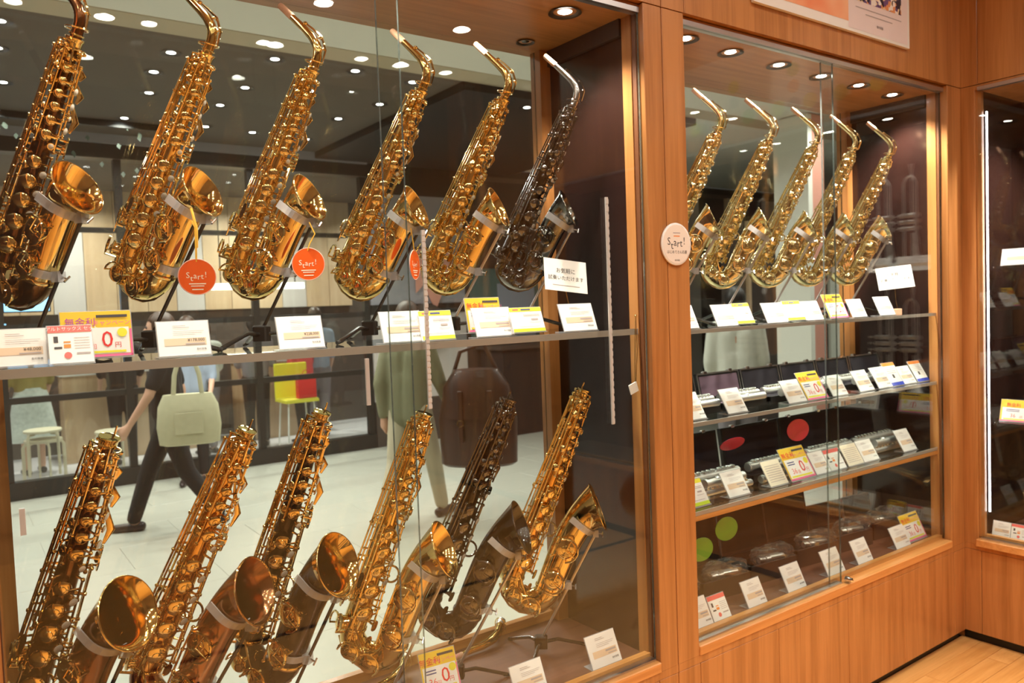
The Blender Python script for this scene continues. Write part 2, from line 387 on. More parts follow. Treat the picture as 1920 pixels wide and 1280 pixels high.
caseB = thing('display_case', 'middle glass display case with five pale altos above silver flutes', 'display case', (2.85, 0, 0))
case_common(caseB, X_B0, X_B1, [(X_B0, 2.838, .000), (2.78, X_B1, .012)], 1.871, X_C-.003, 2.838)
for a, b in ((1.871, 1.975), (1.977, 2.40), (2.402, 2.85), (2.852, 3.278), (3.28, 3.727), (3.729, 3.827)): P(caseB, 'base_panel', (a, -.02, .048), (b, .03, .4405), 'veneer', ch=.0015)
for a, b in ((1.871, 1.975), (1.977, 3.827)): P(caseB, 'fascia_panel', (a, -.02, 2.5805), (b, .05, 3.60), 'veneer', ch=.0015)
for z, d in ((1.540, .40), (1.222, .40), (.915, .42)): shelf(caseB, X_B0+.002, X_B1-.002, .036, d, z, z+.014)
P(caseB, 'shelf_lip', (X_B0+.002, .036, .897), (X_B1-.002, .05, .914), 'sill_wood')
MB().lathe([(.006, 0), (.011, .003), (.011, .016), (.0085, .02), (.0085, .03), (.004, .033)], 14, Matrix.Translation((2.862, -.002, .515)) @ Matrix.Rotation(PI/2, 4, 'X')).build('door_lock', 'steel_bright', caseB, world=True)

caseC = thing('display_case', 'right glass display case seen at the picture edge, with glowing light strip', 'display case', (X_C+.2, -.75, 0))
yC0, yC1, xi = -.092, -3.20, X_C+.47
P(caseC, 'stile', (X_C, yC0+.012, .4685), (X_C+.05, -.003, 2.578), 'veneer', ch=.002)
P(caseC, 'fascia_panel', (X_C, -4.5, 2.5805), (X_C+.05, -.093, 3.60), 'veneer', ch=.0015); P(caseC, 'fascia_panel', (X_C, -.091, 2.5805), (X_C+.05, -.0, 3.60), 'veneer', ch=.0015)
P(caseC, 'jamb', (X_C+.010, yC0-.012, Z0), (X_C+.030, yC0+.012, Z1), 'veneer')  # jamb with an added lip that screens the LED from the middle case glass
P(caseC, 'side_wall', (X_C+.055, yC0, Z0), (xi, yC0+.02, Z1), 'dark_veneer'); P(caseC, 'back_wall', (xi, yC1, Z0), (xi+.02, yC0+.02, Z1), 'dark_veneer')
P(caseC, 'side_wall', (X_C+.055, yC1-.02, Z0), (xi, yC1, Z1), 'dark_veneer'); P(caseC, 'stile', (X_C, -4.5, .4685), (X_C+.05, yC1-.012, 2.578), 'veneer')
P(caseC, 'ceiling_panel', (X_C, yC1, Z1), (xi, yC0+.012, Z1+.022), 'veneer'); P(caseC, 'floor_board', (X_C+.03, yC1, Z0-.03), (xi, yC0+.012, Z0), 'case_floor')
P(caseC, 'top_channel', (X_C-.004, yC1, Z1-.004), (X_C+.022, yC0, Z1+.012), 'alu')
P(caseC, 'sill', (X_C-.03, yC1, .468), (X_C+.03, yC0+.012, .50), 'sill_wood', ch=.003); P(caseC, 'door_track', (X_C-.004, yC1, .5), (X_C+.022, yC0, .506), 'alu')
P(caseC, 'inner_sill', (X_C+.022, yC1, Z0-.02), (X_C+.045, yC0, Z0+.012), 'sill_wood')
P(caseC, 'base_rail', (X_C, -4.5, .442), (X_C+.05, -.003, .468), 'veneer'); P(caseC, 'toe_kick', (X_C+.032, -4.5, 0), (X_C+.08, .03, .06), 'black')
for a, b in ((-4.5, -3.202), (-3.2, -2.402), (-2.4, -1.602), (-1.6, -.982), (-.98, -.502), (-.5, -.093), (-.091, -.004)): P(caseC, 'base_panel', (X_C, a, .048), (X_C+.05, b, .4405), 'veneer', ch=.0015)
o = P(caseC, 'sliding_door', (X_C+.002, yC1, .506), (X_C+.008, yC0, Z1-.004), 'glass')
MB().lathe([(.0034, .62), (.0034, 2.46)], 10, Matrix.Translation((X_C+.050, yC0-.017, 0))).build('led_strip', 'led', caseC, world=True)
for z in (1.745, 1.025):
    o = P(caseC, 'glass_shelf', (X_C+.075, yC1+.01, z), (xi-.02, yC0-.03, z+.012), 'shelf_glass')
struct(BOX((3.86, .0, 0), (4.5, .5, 3.7)).build('wall_corner', 'veneer', smooth=False), 'wood wall block behind the corner of the two cases')
struct(BOX((4.32, -4.6, 0), (4.5, -.0, 3.7)).build('wall_right', 'veneer', smooth=False), 'wood wall behind the right case')

# ------------------------------------------------------------------ saxophones
def sax_proto(kind):
    T = kind == 'tenor'
    L = .765 if T else .605; zb = .105 if T else .083; s = .124 if T else .098
    rt = .0150 if T else .0125; rb = .0360 if T else .0295
    Rr = .0800 if T else .0630; Lb = .330 if T else .235; thm = rad(48 if T else 40); ex, fx = (3.0, 10.0) if T else (4.0, 12.0)
    k = 1.22 if T else 1.0
    x0 = -s/2
    parts = []                                            # (name, mesh, role, parent index)
    def put(name, mb, role, par=None):
        parts.append((name, mb.mesh(name), role, par)); return len(parts)-1
    def rz(z): return rb+(rt-rb)*(z-zb)/(L-zb)
    def R_(z, ph, off=0):
        a = rad(ph); r = rz(z)+off; return Vector((x0+r*math.cos(a), r*math.sin(a), z))
    def ringxz(cx, cz, th, r): return ((cx, 0, cz), (0, 1, 0), (math.cos(th), 0, -math.sin(th)), r)
    # body tube
    n = 14
    b = MB().rings([ringxz(x0, zb+(L-zb)*i/n, 0, rz(zb+(L-zb)*i/n)) for i in range(n+1)]+[ringxz(x0, L, 0, rt-.002), ringxz(x0, L-.03, 0, rt-.003)], 24)
    put('body_tube', b, 'body')
    # bow
    rb2 = rb*1.22; bw = []
    for i in range(15):
        be = PI*i/14; bw.append(ringxz(-s/2*math.cos(be), zb-s/2*math.sin(be), PI-be, rb*.99+(rb2-rb*.99)*i/14))
    put('bow', MB().rings(bw, 24), 'bow')
    # bell
    bl = []; cx, cz = s/2, zb; n = 26; path = []
    for i in range(n+1):
        u = i/n; th = thm*max(0, (u-.12)/.88)**ex
        r = rb2+.16*rb2*u+(Rr-1.16*rb2)*u**fx
        path.append((cx, cz, th, r)); cx += Lb/n*math.sin(th); cz += Lb/n*math.cos(th)
    bl = [ringxz(*p) for p in path]
    cx, cz, th, r = path[-1]
    for q in range(7):
        a = PI*q/6; bl.append(ringxz(cx+.0022*math.sin(a)*math.sin(th), cz+.0022*math.sin(a)*math.cos(th), th, r+.0022-.0030*(1-math.cos(a))/2))
    for i in range(n, 5, -1):
        p = path[i]; bl.append(ringxz(p[0], p[1], p[2], p[3]-.0018))
    no = n-2                                              # outer wall up to the rim, then lined flare and throat
    bell = put('bell', MB().rings(bl[:no+1], 36), 'bell')
    put('bell_mouth', MB().rings(bl[no:], 36, False, True), 'mouth', bell)
    put('bell_rim', MB().torus((cx, 0, cz), (0, 1, 0), (math.cos(th), 0, -math.sin(th)), r, .0024, 36, 6), 'keys', bell)
    # ferrules
    for z, rr, xx in ((zb+.004, rb, x0), (zb+.004, rb2, s/2), (L-.055, rz(L-.055), x0)):
        put('ring', MB().rings([((xx, 0, z+d), (1, 0, 0), (0, 1, 0), rr+e) for d, e in ((-.006, 0), (-.005, .0022), (-.002, .0032), (.002, .0032), (.005, .0022), (.006, 0))], 24), 'keys')
    zg = zb-s/2*1.0
    put('bow_guard', MB().tube([(-s/2*math.cos(PI*i/8)*(1+1.02*rb/(s/2)), 0, zb-(s/2+1.05*rb*1.1)*math.sin(PI*i/8)) for i in range(1, 8)], .006*k, 6, flat=.4), 'keys')
    # neck collar
    put('neck_collar', MB().lathe([(rt+.001, -.022), (rt+.0045, -.020), (rt+.005, -.004), (rt+.0075, 0), (rt+.0075, .003), (rt+.001, .004)], 20, Matrix.Translation((x0, 0, L))), 'keys')
    put('collar_screw', MB().tube([(x0-rt-.004, -.012, L-.008), (x0-rt-.010, .014, L-.008)], [.003, .003], 8).ball((x0-rt-.0105, .018, L-.008), .0055), 'keys')
    if T: put('octave_pin', MB().tube([R_(L-.05, 110, .008), R_(L, 110, .010), R_(L+.022, 110, .009)], [.002, .0025, .002], 8), 'keys')
    # neck
    if not T:
        npth = [(0, .004), (0, .020), (-.001, .036), (-.006, .051), (-.017, .065), (-.034, .0765), (-.058, .086), (-.088, .096), (-.118, .106), (-.124, .108)]
        nr = [.0122, .0121, .0119, .0116, .0112, .0106, .0098, .0088, .0079, .0077]
        nk = put('neck', MB().tube([(x0+a, 0, L+c) for a, c in npth], nr, 16, up=(1, 0, 0)), 'neck')
        put('cork', MB().tube([(x0-.106, 0, L+.1021), (x0-.110, 0, L+.1034), (x0-.150, 0, L+.1166), (x0-.153, 0, L+.1175)], [.0080, .0092, .0084, .0066], 14, up=(1, 0, 0)), 'cork', nk)
        put('neck_ring', MB().torus((x0, 0, L+.010), (1, 0, 0), (0, 1, 0), .0135, .0022, 18, 6), 'keys', nk)
        ok = MB().torus((x0-.004, 0, L+.022), Vector((1, 0, .25)), (0, 1, 0), .0225, .0019, 22, 6)
        ok.tube([(x0+.018, 0, L+.030), (x0+.014, 0, L+.060), (x0-.008, 0, L+.085), (x0-.040, 0, L+.096), (x0-.066, 0, L+.102)], [.0024, .003, .0032, .0026, .002], 6)
        ok.lathe([(.0045, 0), (.0055, .002), (.0055, .006), (.002, .008)], 10, Matrix.Translation((x0-.066, 0, L+.098)))
        for px in (.010, -.012): ok.ball((x0+px, .006, L+.070-px), .0034).ball((x0+px, -.006, L+.070-px), .0034)
        put('octave_key', ok, 'keys', nk)
    # key helpers
    def frame(pos, nrm, axis=(0, 0, 1)):
        n_ = Vector(nrm).normalized(); a = Vector(axis); a = (a-n_*a.dot(n_)).normalized(); b_ = n_.cross(a)
        m = Matrix((a, b_, n_)).transposed().to_4x4(); m.translation = pos; return m
    def cup(pos, nrm, r, h=.010, arm_from=None, name='key_cup'):
        M = frame(pos, nrm); mb = MB()
        mb.lathe([(r*.82, -.004), (r*.82, h-.003)], 16, M)
        mb.lathe([(r*.92, h-.003), (r, h-.0024), (r, h+.0012), (r*.86, h+.0030), (r*.45, h+.0042), (r*.40, h+.0062), (r*.2, h+.0072), (.0004, h+.0074)], 18, M)
        if arm_from is not None:
            top = Vector(pos)+Vector(nrm).normalized()*(h+.0055); a = Vector(arm_from)
            mb.tube([a, a.lerp(top, .5)+Vector(nrm).normalized()*.003, top], [.0030, .0024, .0026], 6)
        return put(name, mb, 'keys')
    def rod(z_a, z_b, ph, off, r=.0023, name='key_rod', step=.052):
        mb = MB().tube([R_(z_a, ph, off), R_(z_b, ph, off)], r*k, 7)
        m = max(2, int((z_b-z_a)/(step*k))+1)
        for i in range(m):
            z = z_a+(z_b-z_a)*i/(m-1)
            mb.tube([R_(z, ph, -.001), R_(z, ph, off)], [.0030*k, .0019*k], 6); c = R_(z, ph, off+.001); mb.ball(c, .0043*k, 7, 5)
        return put(name, mb, 'keys')
    def plate(pos, nrm, axis, w, l, name, th=.0028, role='keys'):
        M = frame(pos, nrm, axis); pts = []
        for i in range(14):
            t = 2*PI*i/14; c, s_ = math.cos(t), math.sin(t)
            pts.append((l/2*math.copysign(abs(c)**.7, c), w/2*math.copysign(abs(s_)**.7, s_)))
        mb = MB().prism(pts, 0, th, M); mb.tube([Vector(pos), Vector(pos)-Vector(nrm).normalized()*.014*k], [.003, .0024], 6)
        return put(name, mb, role)
    F = (L-zb)                                            # body length scale
    def Z(f): return zb+F*f
    def rn(ph): return Vector((math.cos(rad(ph)), math.sin(rad(ph)), 0))
    # main stacks, turned a little towards the near side
    ups = [(.925, .0080), (.875, .0085), (.825, .0092), (.772, .0100), (.715, .0108), (.655, .0116), (.592, .0126)]
    los = [(.47, .0150), (.385, .0165), (.300, .0178), (.205, .0188), (.10, .0198)]
    for f, r in ups: cup(R_(Z(f), -42), rn(-42), r*k, .0085*k, R_(Z(f), 2, .013*k))
    for f, r in los: cup(R_(Z(f), -52), rn(-52), r*k, .0100*k, R_(Z(f), -4, .015*k))
    rod(Z(.53), Z(.95), 2, .013*k, step=.034); rod(Z(.05), Z(.505), -4, .016*k, step=.036)
    rod(Z(.56), Z(.97), -74, .012*k, step=.045); rod(Z(.08), Z(.50), -88, .014*k, step=.045)
    # pearl finger touches
    for f, ph, r in ((.80, 14, .0072), (.735, 16, .0076), (.685, 22, .0058), (.63, 16, .0078), (.43, -18, .0078), (.345, -20, .0078), (.255, -22, .0078), (.555, -20, .0060)):
        M = frame(R_(Z(f), ph, .019*k), rn(ph)); pi = put('finger_touch', MB().lathe([(.003, -.014*k), (.003, -.002), (r*k+.0014, -.001), (r*k+.0014, .0014)], 14, M), 'keys')
        put('pearl', MB().lathe([(r*k, .0005), (r*k, .0018), (r*k*.6, .0028), (.0004, .0031)], 14, M), 'pearl', pi)
    # side keys on the near side: long parallel rods, cups above, paddles below
    for i, (ph, za, zz) in enumerate(((-104, .30, .96), (-118, .26, .90), (-132, .22, .84), (-146, .18, .95))):
        rod(Z(za), Z(zz), ph, (.012+.0025*i)*k, .0022, step=.075)
        cup(R_(Z(zz)-.012*k, -86-12*i), rn(-86-12*i), (.0085+.0012*i)*k, .009*k)
        plate(R_(Z(za-.05), -100-14*i, .022*k), rn(-100-14*i), (0, 0, 1), .012*k, .040*k, 'side_key')
    for f, r in ((.70, .0100), (.60, .0108), (.445, .0115), (.16, .0150)): cup(R_(Z(f), -90), rn(-90), r*k, .010*k)
    # large low cups standing off the back edge of the tube with their guards
    for f, ph, r in ((.02, -138, .0200), (.175, -132, .0185)):
        pos = R_(Z(f), ph); cup(pos, rn(ph), r*k, .011*k, R_(Z(f)+.02*k, -96, .014*k))
        tz = Vector((0, 0, 1)); ty = rn(ph).cross(tz)
        g = [pos+rn(ph)*.024*k+(tz*math.sin(t)+ty*math.cos(t))*(r*k+.006) for t in [rad(-30+20*q) for q in range(13)]]
        put('key_guard', MB().tube([g[0]-rn(ph)*.024*k]+g+[g[-1]-rn(ph)*.024*k], .0027*k, 6), 'keys')
    # palm keys and high cups on the far side, touches standing off the tube
    for i, (f, ph) in enumerate(((.93, 96), (.875, 104), (.82, 92))):
        cup(R_(Z(f), ph), rn(ph), (.0078+.0007*i)*k, .009*k)
        a = R_(Z(f), ph, .010*k); g_ = (.55, .8, 1.25)[i]; q = R_(Z(f-.06*g_), 84-12*i, .014*k); e = R_(Z(f-.115*g_), 72-16*i, (.024+.003*i)*k); e2 = R_(Z(f-.155*g_), 68-18*i, (.018+.003*i)*k)
        put('palm_key', MB().tube([a, a.lerp(q, .5), q, e, e2], [.0026*k, .0026*k, .0040*k, .0075*k, .0030*k], 8, flat=.35, up=rn(60)), 'keys')
    # left hand little finger table and its rods
    for i, (f, ph) in enumerate(((.565, 34), (.53, 48), (.585, 54), (.545, 66))): plate(R_(Z(f), ph, .024*k), rn(ph), (0, 0, 1), .015*k, .022*k, 'table_key')
    rod(Z(.04), Z(.53), 28, .016*k, step=.05); rod(Z(.08), Z(.53), 44, .014*k); rod(Z(.55), Z(.97), 150, .010*k, step=.09); rod(Z(.5), Z(.97), -160, .012*k, step=.08)
    rod(Z(.60), Z(.90), 36, .012*k, step=.05)
    # right hand little finger keys
    for i, (f, ph) in enumerate(((.06, -22), (-.01, -28))): plate(R_(Z(f), ph, .026*k), rn(ph), (0, 0, 1), .018*k, .026*k, 'little_finger_key')
    # octave mechanism round the top of the tube
    mb = MB().torus((x0, 0, Z(.955)), (1, 0, .2), (0, 1, 0), rz(Z(.955))+.012*k, .0022*k, 22, 6)
    for ph in (-120, -60, -10, 40): mb.ball(R_(Z(.955), ph, .012*k), .0046*k, 7, 5)
    put('octave_ring', mb, 'keys')
    top_g = [R_(Z(.88), -125, .014*k), R_(Z(.985), -128, .016*k), R_(Z(.99), -80, .015*k), R_(Z(.985), -40, .014*k), R_(Z(.90), -36, .016*k)]
    put('key_guard', MB().tube(top_g, .0024*k, 6), 'keys')
    # bow cups, near side
    for be, r in ((48, .0205), (112, .0225)):
        c = Vector((-s/2*math.cos(rad(be)), 0, zb-s/2*math.sin(rad(be)))); rr = rb*1.08
        pos = c+Vector((0, -rr*.97, 0)); cup(pos, (0, -1, 0), r*k, .010*k, Vector((x0+.012, -rz(zb)-.014*k, zb+.03*k)))
        g = [pos+Vector((math.cos(t)*(r*k+.006), -.020*k, math.sin(t)*(r*k+.006))) for t in [rad(-40+20*q) for q in range(12)]]
        put('key_guard', MB().tube([g[0]+Vector((0, .02*k, 0))]+g+[g[-1]+Vector((0, .02*k, 0))], .0026*k, 6), 'keys')
    # bell cups, near side, with wire guards
    for idx, r in ((4, .0245), (13, .0265)):
        p = path[idx]; pos = Vector((p[0], -p[3]*.98, p[1])); cup(pos, (0, -1, 0), r*k, .011*k, Vector((p[0]-.028*k, -p[3]-.006, p[1]+.008)))
        g = [pos+Vector((math.cos(t)*(r*k+.006), -.022*k, math.sin(t)*(r*k+.006))) for t in [rad(-70+25*q) for q in range(9)]]
        gi = MB().tube([g[0]+Vector((0, .022*k, 0))]+g+[g[-1]+Vector((0, .022*k, 0))], .0028*k, 6); gi.tube([g[4]+Vector((0, .022*k, 0)), g[4]], .0026*k, 6)
        gi.tube([g[2], pos+Vector((0, -.024*k, 0)), g[6]], .002*k, 6); put('key_guard', gi, 'keys')
    pa, pb = path[2], path[15]
    mb = MB(); pts = [Vector((path[q][0]-.030*k, -path[q][3]-.004, path[q][1])) for q in (0, 5, 10, 15)]
    mb.tube(pts, .0023*k, 7)
    for q in pts: mb.ball(q, .0045*k, 7, 5); mb.tube([q, q+Vector((.008, .014, 0))], .002, 5)
    put('bell_key_rod', mb, 'keys')
    # bell brace
    zc = path[15][1]; xa = x0+rz(zc); xb = path[15][0]-path[15][3]; mid = (xa+xb)/2; rr = max(.006, (xb-xa)/2-.002)
    put('bell_brace', MB().torus((mid, 0, zc), (1, 0, 0), (0, .3, 1), rr, .0026*k, 18, 6).ball((xa, 0, zc), .006*k).ball((xb, 0, zc), .006*k), 'keys')
    # thumb hook and strap ring at the back
    put('thumb_hook', MB().tube([R_(Z(.30), 180, 0), R_(Z(.30), 180, .014*k), R_(Z(.27), 175, .020*k), R_(Z(.24), 168, .016*k)], [.004*k, .0035*k, .0045*k, .003*k], 7, flat=.6), 'keys')
    put('strap_ring', MB().torus(R_(Z(.47), 180, .008*k), (0, 0, 1), rn(180), .008*k, .0020*k, 16, 6), 'keys')
    return dict(parts=parts, path=path, s=s, zb=zb, L=L, k=k)
PROTO = {'alto': sax_proto('alto'), 'tenor': sax_proto('tenor')}
for pr in PROTO.values():
    for nm, me, role, par in pr['parts']: me.materials.append(MAT['gold'])
def saxophone(kind, label, loc, alpha, tau, roles, group, scale=1.0):
    r = thing('alto_saxophone' if kind == 'alto' else 'tenor_saxophone', label, 'saxophone', loc, (0, rad(tau), -rad(alpha)), group)
    r.scale = (scale,)*3
    made = []
    for nm, me, role, par in PROTO[kind]['parts']:
        o = obj(nm, me, r if par is None else made[par]); setmat(o, roles.get(role, roles['keys'])); made.append(o)
    return r
def roles(body, keys, bow=None, bell=None, neck=None, mouth=None):
    return dict(mouth=mouth or bell or body, body=body, keys=keys, bow=bow or body, bell=bell or body, neck=neck or bell or body, pearl='pearl', cork='cork')

# stands: leaning rod, clear cradles round bell and bow, folding black legs
def band(path_pt, rr, back, w=.020, th=.003, seg=14, lip=0):
    cx, cz, th_, r = path_pt; f = Vector((math.cos(th_), 0, -math.sin(th_))); y = Vector((0, 1, 0)); t = Vector((math.sin(th_), 0, math.cos(th_))); c = Vector((cx, 0, cz))
    pts = [c-f*back-y*rr]+[c+(f*math.sin(a)-y*math.cos(a))*rr for a in [PI*i/seg for i in range(seg+1)]]+[c-f*back+y*rr]
    mb = MB(); V = []; n = len(pts)
    for i, p in enumerate(pts):
        d = (pts[min(i+1, n-1)]-pts[max(i-1, 0)]).normalized(); o = d.cross(t).normalized()
        V += [p-t*w/2, p+t*w/2, p+t*w/2+o*th, p-t*w/2+o*th]
    Fc = [(0, 1, 2, 3), tuple(4*(n-1)+q for q in (3, 2, 1, 0))]
    for i in range(n-1):
        for q in range(4): Fc.append((4*i+q, 4*i+(q+1) % 4, 4*i+4+(q+1) % 4, 4*i+4+q))
    mb.add(V, Fc); return mb, c+f*(rr+th)
def stand(kind, label, loc, alpha, tau, zshelf, group, rodmat='black_gloss', scale=1.0):
    pr = PROTO[kind]; k = pr['k']; r = thing('saxophone_stand', label, 'stand', (loc[0], loc[1], zshelf), (0, 0, -rad(alpha)), group)
    up = loc[2]-zshelf; ct, st = math.cos(rad(tau)), math.sin(rad(tau))
    M = Matrix.Translation((0, 0, up)) @ Matrix.Rotation(rad(tau), 4, 'Y') @ Matrix.Scale(scale, 4)
    pu = pr['path'][20]; pl = pr['path'][3]
    mu, eu = band(pu, pu[3]+.004, .030*k, .020); ml, el = band(pl, pl[3]+.004, .006, .018)
    mu.v = [tuple(M @ Vector(p)) for p in mu.v]; ml.v = [tuple(M @ Vector(p)) for p in ml.v]
    a, b = M @ el, M @ eu
    d = (b-a); top = b+d.normalized()*.004; t0 = (a.z-.045)/max(d.z, .01); foot = a-d*t0
    a2 = Vector((.008, 0, 0))
    rdo = MB().tube([foot+a2, top+a2], .0046, 10).build('rod', rodmat, r)
    for pt, mb, nm in ((b, mu, 'bell_cradle'), (a, ml, 'bow_cradle')):
        mb.box((pt.x-.003, -.011, pt.z-.012), (pt.x+.016, .011, pt.z+.012)); co = mb.build(nm, 'acrylic', r, smooth=False)
        MB().tube([(pt.x+.012, 0, pt.z), (pt.x+.030, 0, pt.z-.006)], [.0022, .0022], 7).tube([(pt.x+.029, -.008, pt.z-.012), (pt.x+.029, .008, pt.z)], [.0026, .0026], 7).build('clamp_screw', 'steel_bright', co)
    hub = MB().cbox((foot.x-.014, -.014, .018), (foot.x+.028, .014, .060), .004); hub.build('hub', 'black', r, smooth=False)
    for an, ln in ((20, .16), (140, .15), (-100, .15)):
        c, s_ = math.cos(rad(an)), math.sin(rad(an)); h = Vector((foot.x+.008, 0, .036))
        e = h+Vector((c*ln, s_*ln, -.030))
        lg = MB().tube([h, h+Vector((c*ln*.35, s_*ln*.35, .004)), e], [.0065, .0060, .0055], 8).build('leg', 'black_gloss', r)
        MB().tube([e-Vector((c*.018, s_*.018, -.004)), e+Vector((c*.006, s_*.006, -.001))], [.0058, .0056], 8).build('rubber_foot', 'rubber', lg)
    return r

ZSA, ZSB = 1.571, 1.554
alto_A = [  # X, label bits, roles
    (.109, 25.9, 'dark bronze alto saxophone with gold keys, leftmost on the upper shelf', roles('bronze', 'gold_key', 'bronze', 'gold', 'bronze_bow')),
    (.363, 28.2, 'gold alto saxophone with orange round tag hanging below its bell, second from left', roles('gold', 'gold_key')),
    (.629, 27.2, 'gold alto saxophone third from left, yellow ribbon and orange tag on its bell', roles('gold', 'gold_key')),
    (.934, 28.0, 'gold alto saxophone fourth from left, just behind the glass door overlap', roles('gold', 'gold_key')),
    (1.217, 27.5, 'gold alto saxophone fifth from left, beside the black one', roles('gold', 'gold_key')),
    (1.495, 26.6, 'black nickel alto saxophone with silver neck against the dark side wall', roles('nickel_dark', 'nickel_key', 'nickel_bell', 'nickel_bell', 'nickel_neck'))]
ordw = ['leftmost', 'second', 'third', 'fourth', 'fifth', 'sixth']
for i, (x, ta, lb, ro) in enumerate(alto_A):
    p = (x, .33, (1.700, 1.7135, 1.710, 1.700, 1.7095, 1.715)[i]); saxophone('alto', lb, p, 50, ta, ro, 'alto saxophones in the left case')
    stand('alto', 'stand with clear cradles under the '+(['dark bronze alto saxophone', 'second alto saxophone', 'third alto saxophone', 'fourth alto saxophone', 'fifth alto saxophone', 'black nickel alto saxophone'][i])+' in the left case', p, 50, ta, ZSA, 'alto saxophone stands in the left case', 'black_gloss' if i < 4 else 'alu')
for i, (x, ta) in enumerate(((2.195, 26.5), (2.500, 26.5), (2.800, 26.5), (3.090, 26), (3.385, 26))):
    p = (x, .33, 1.706); w = ['leftmost', 'second from left', 'middle one', 'second from right', 'rightmost'][i]
    saxophone('alto', 'pale brass alto saxophone in the middle case, '+w+' of five', p, 50, ta, roles('brass_pale', 'brass_pale_key'), 'pale alto saxophones in the middle case', .99)
    stand('alto', 'clear and silver stand under the pale alto saxophone, '+w+' of five', p, 50, ta, ZSB, 'alto saxophone stands in the middle case', 'alu', .99)
tenors = [
    (.104, 51, 24, 'dark bronze tenor saxophone with wide gold bell, leftmost of the lower row', roles('bronze', 'amber_key', 'bronze_bow', 'bronze_bow', mouth='gold')),
    (.350, 47, 27.5, 'amber gold tenor saxophone with copper bell, second from left below', roles('amber', 'amber_key', 'copper', 'copper')),
    (.609, 57, 23.5, 'dark lacquer tenor saxophone with gold keys, third from left below', roles('dark_lacquer', 'amber_key', 'dark_lacquer', 'dark_lacquer', mouth='gold')),
    (.910, 45, 21.3, 'bright gold tenor saxophone behind the glass door overlap, fourth from left below', roles('gold', 'gold_key')),
    (1.159, 44, 24, 'black nickel tenor saxophone with dark keys, fifth from left below', roles('nickel_dark', 'nickel_key', 'nickel_dark', 'nickel_dark')),
    (1.477, 41, 22.6, 'gold tenor saxophone nearest the dark side wall, rightmost of the lower row', roles('amber', 'gold_key', 'gold', 'gold'))]
for i, (x, al, ta, lb, ro) in enumerate(tenors):
    p = (x, .315, (.680, .680, .681, .628, .653, .646)[i]); r = saxophone('tenor', lb, p, al, ta, ro, 'tenor saxophones in the left case')
    stand('tenor', 'stand with clear cradles under the '+['dark bronze tenor', 'amber gold tenor', 'dark lacquer tenor', 'bright gold tenor', 'black nickel tenor', 'rightmost gold tenor'][i]+' saxophone', p, al, ta, Z0, 'tenor saxophone stands in the left case', 'black_gloss' if i < 3 else 'alu')
# loose tenor necks lying on the case floor
for (x, y, rz_, lb) in ((1.02, .40, 20, 'gold tenor neck lying on the case floor below the bright gold tenor'), (1.40, .43, 15, 'gold tenor neck lying on the case floor below the rightmost gold tenor')):
    r = thing('saxophone_neck', lb, 'saxophone neck', (x, y, Z0+.014), (0, 0, rad(rz_)), 'loose tenor necks')
    pth = [(-.10, 0, .0), (-.06, -.006, .002), (-.02, -.018, .004), (.03, -.022, .008), (.07, -.012, .018), (.10, .004, .03)]
    MB().tube(pth, [.009, .0105, .0118, .0128, .0135, .0140], 14).build('tube', 'gold', r)
    MB().tube([(-.135, .006, -.001), (-.10, 0, 0)], [.0088, .0098], 12).build('cork', 'cork', r)
    MB().tube([(.098, .003, .029), (.118, .014, .037)], [.0155, .0155], 14).build('tenon', 'silver', r)
    MB().tube([(-.05, -.008, .014), (0, -.022, .022), (.06, -.018, .034), (.09, -.004, .046)], [.002, .003, .003, .002], 7).torus((.10, .004, .03), (0, 1, 0), (0, 0, 1), .024, .002).build('octave_key', 'gold_key', r)

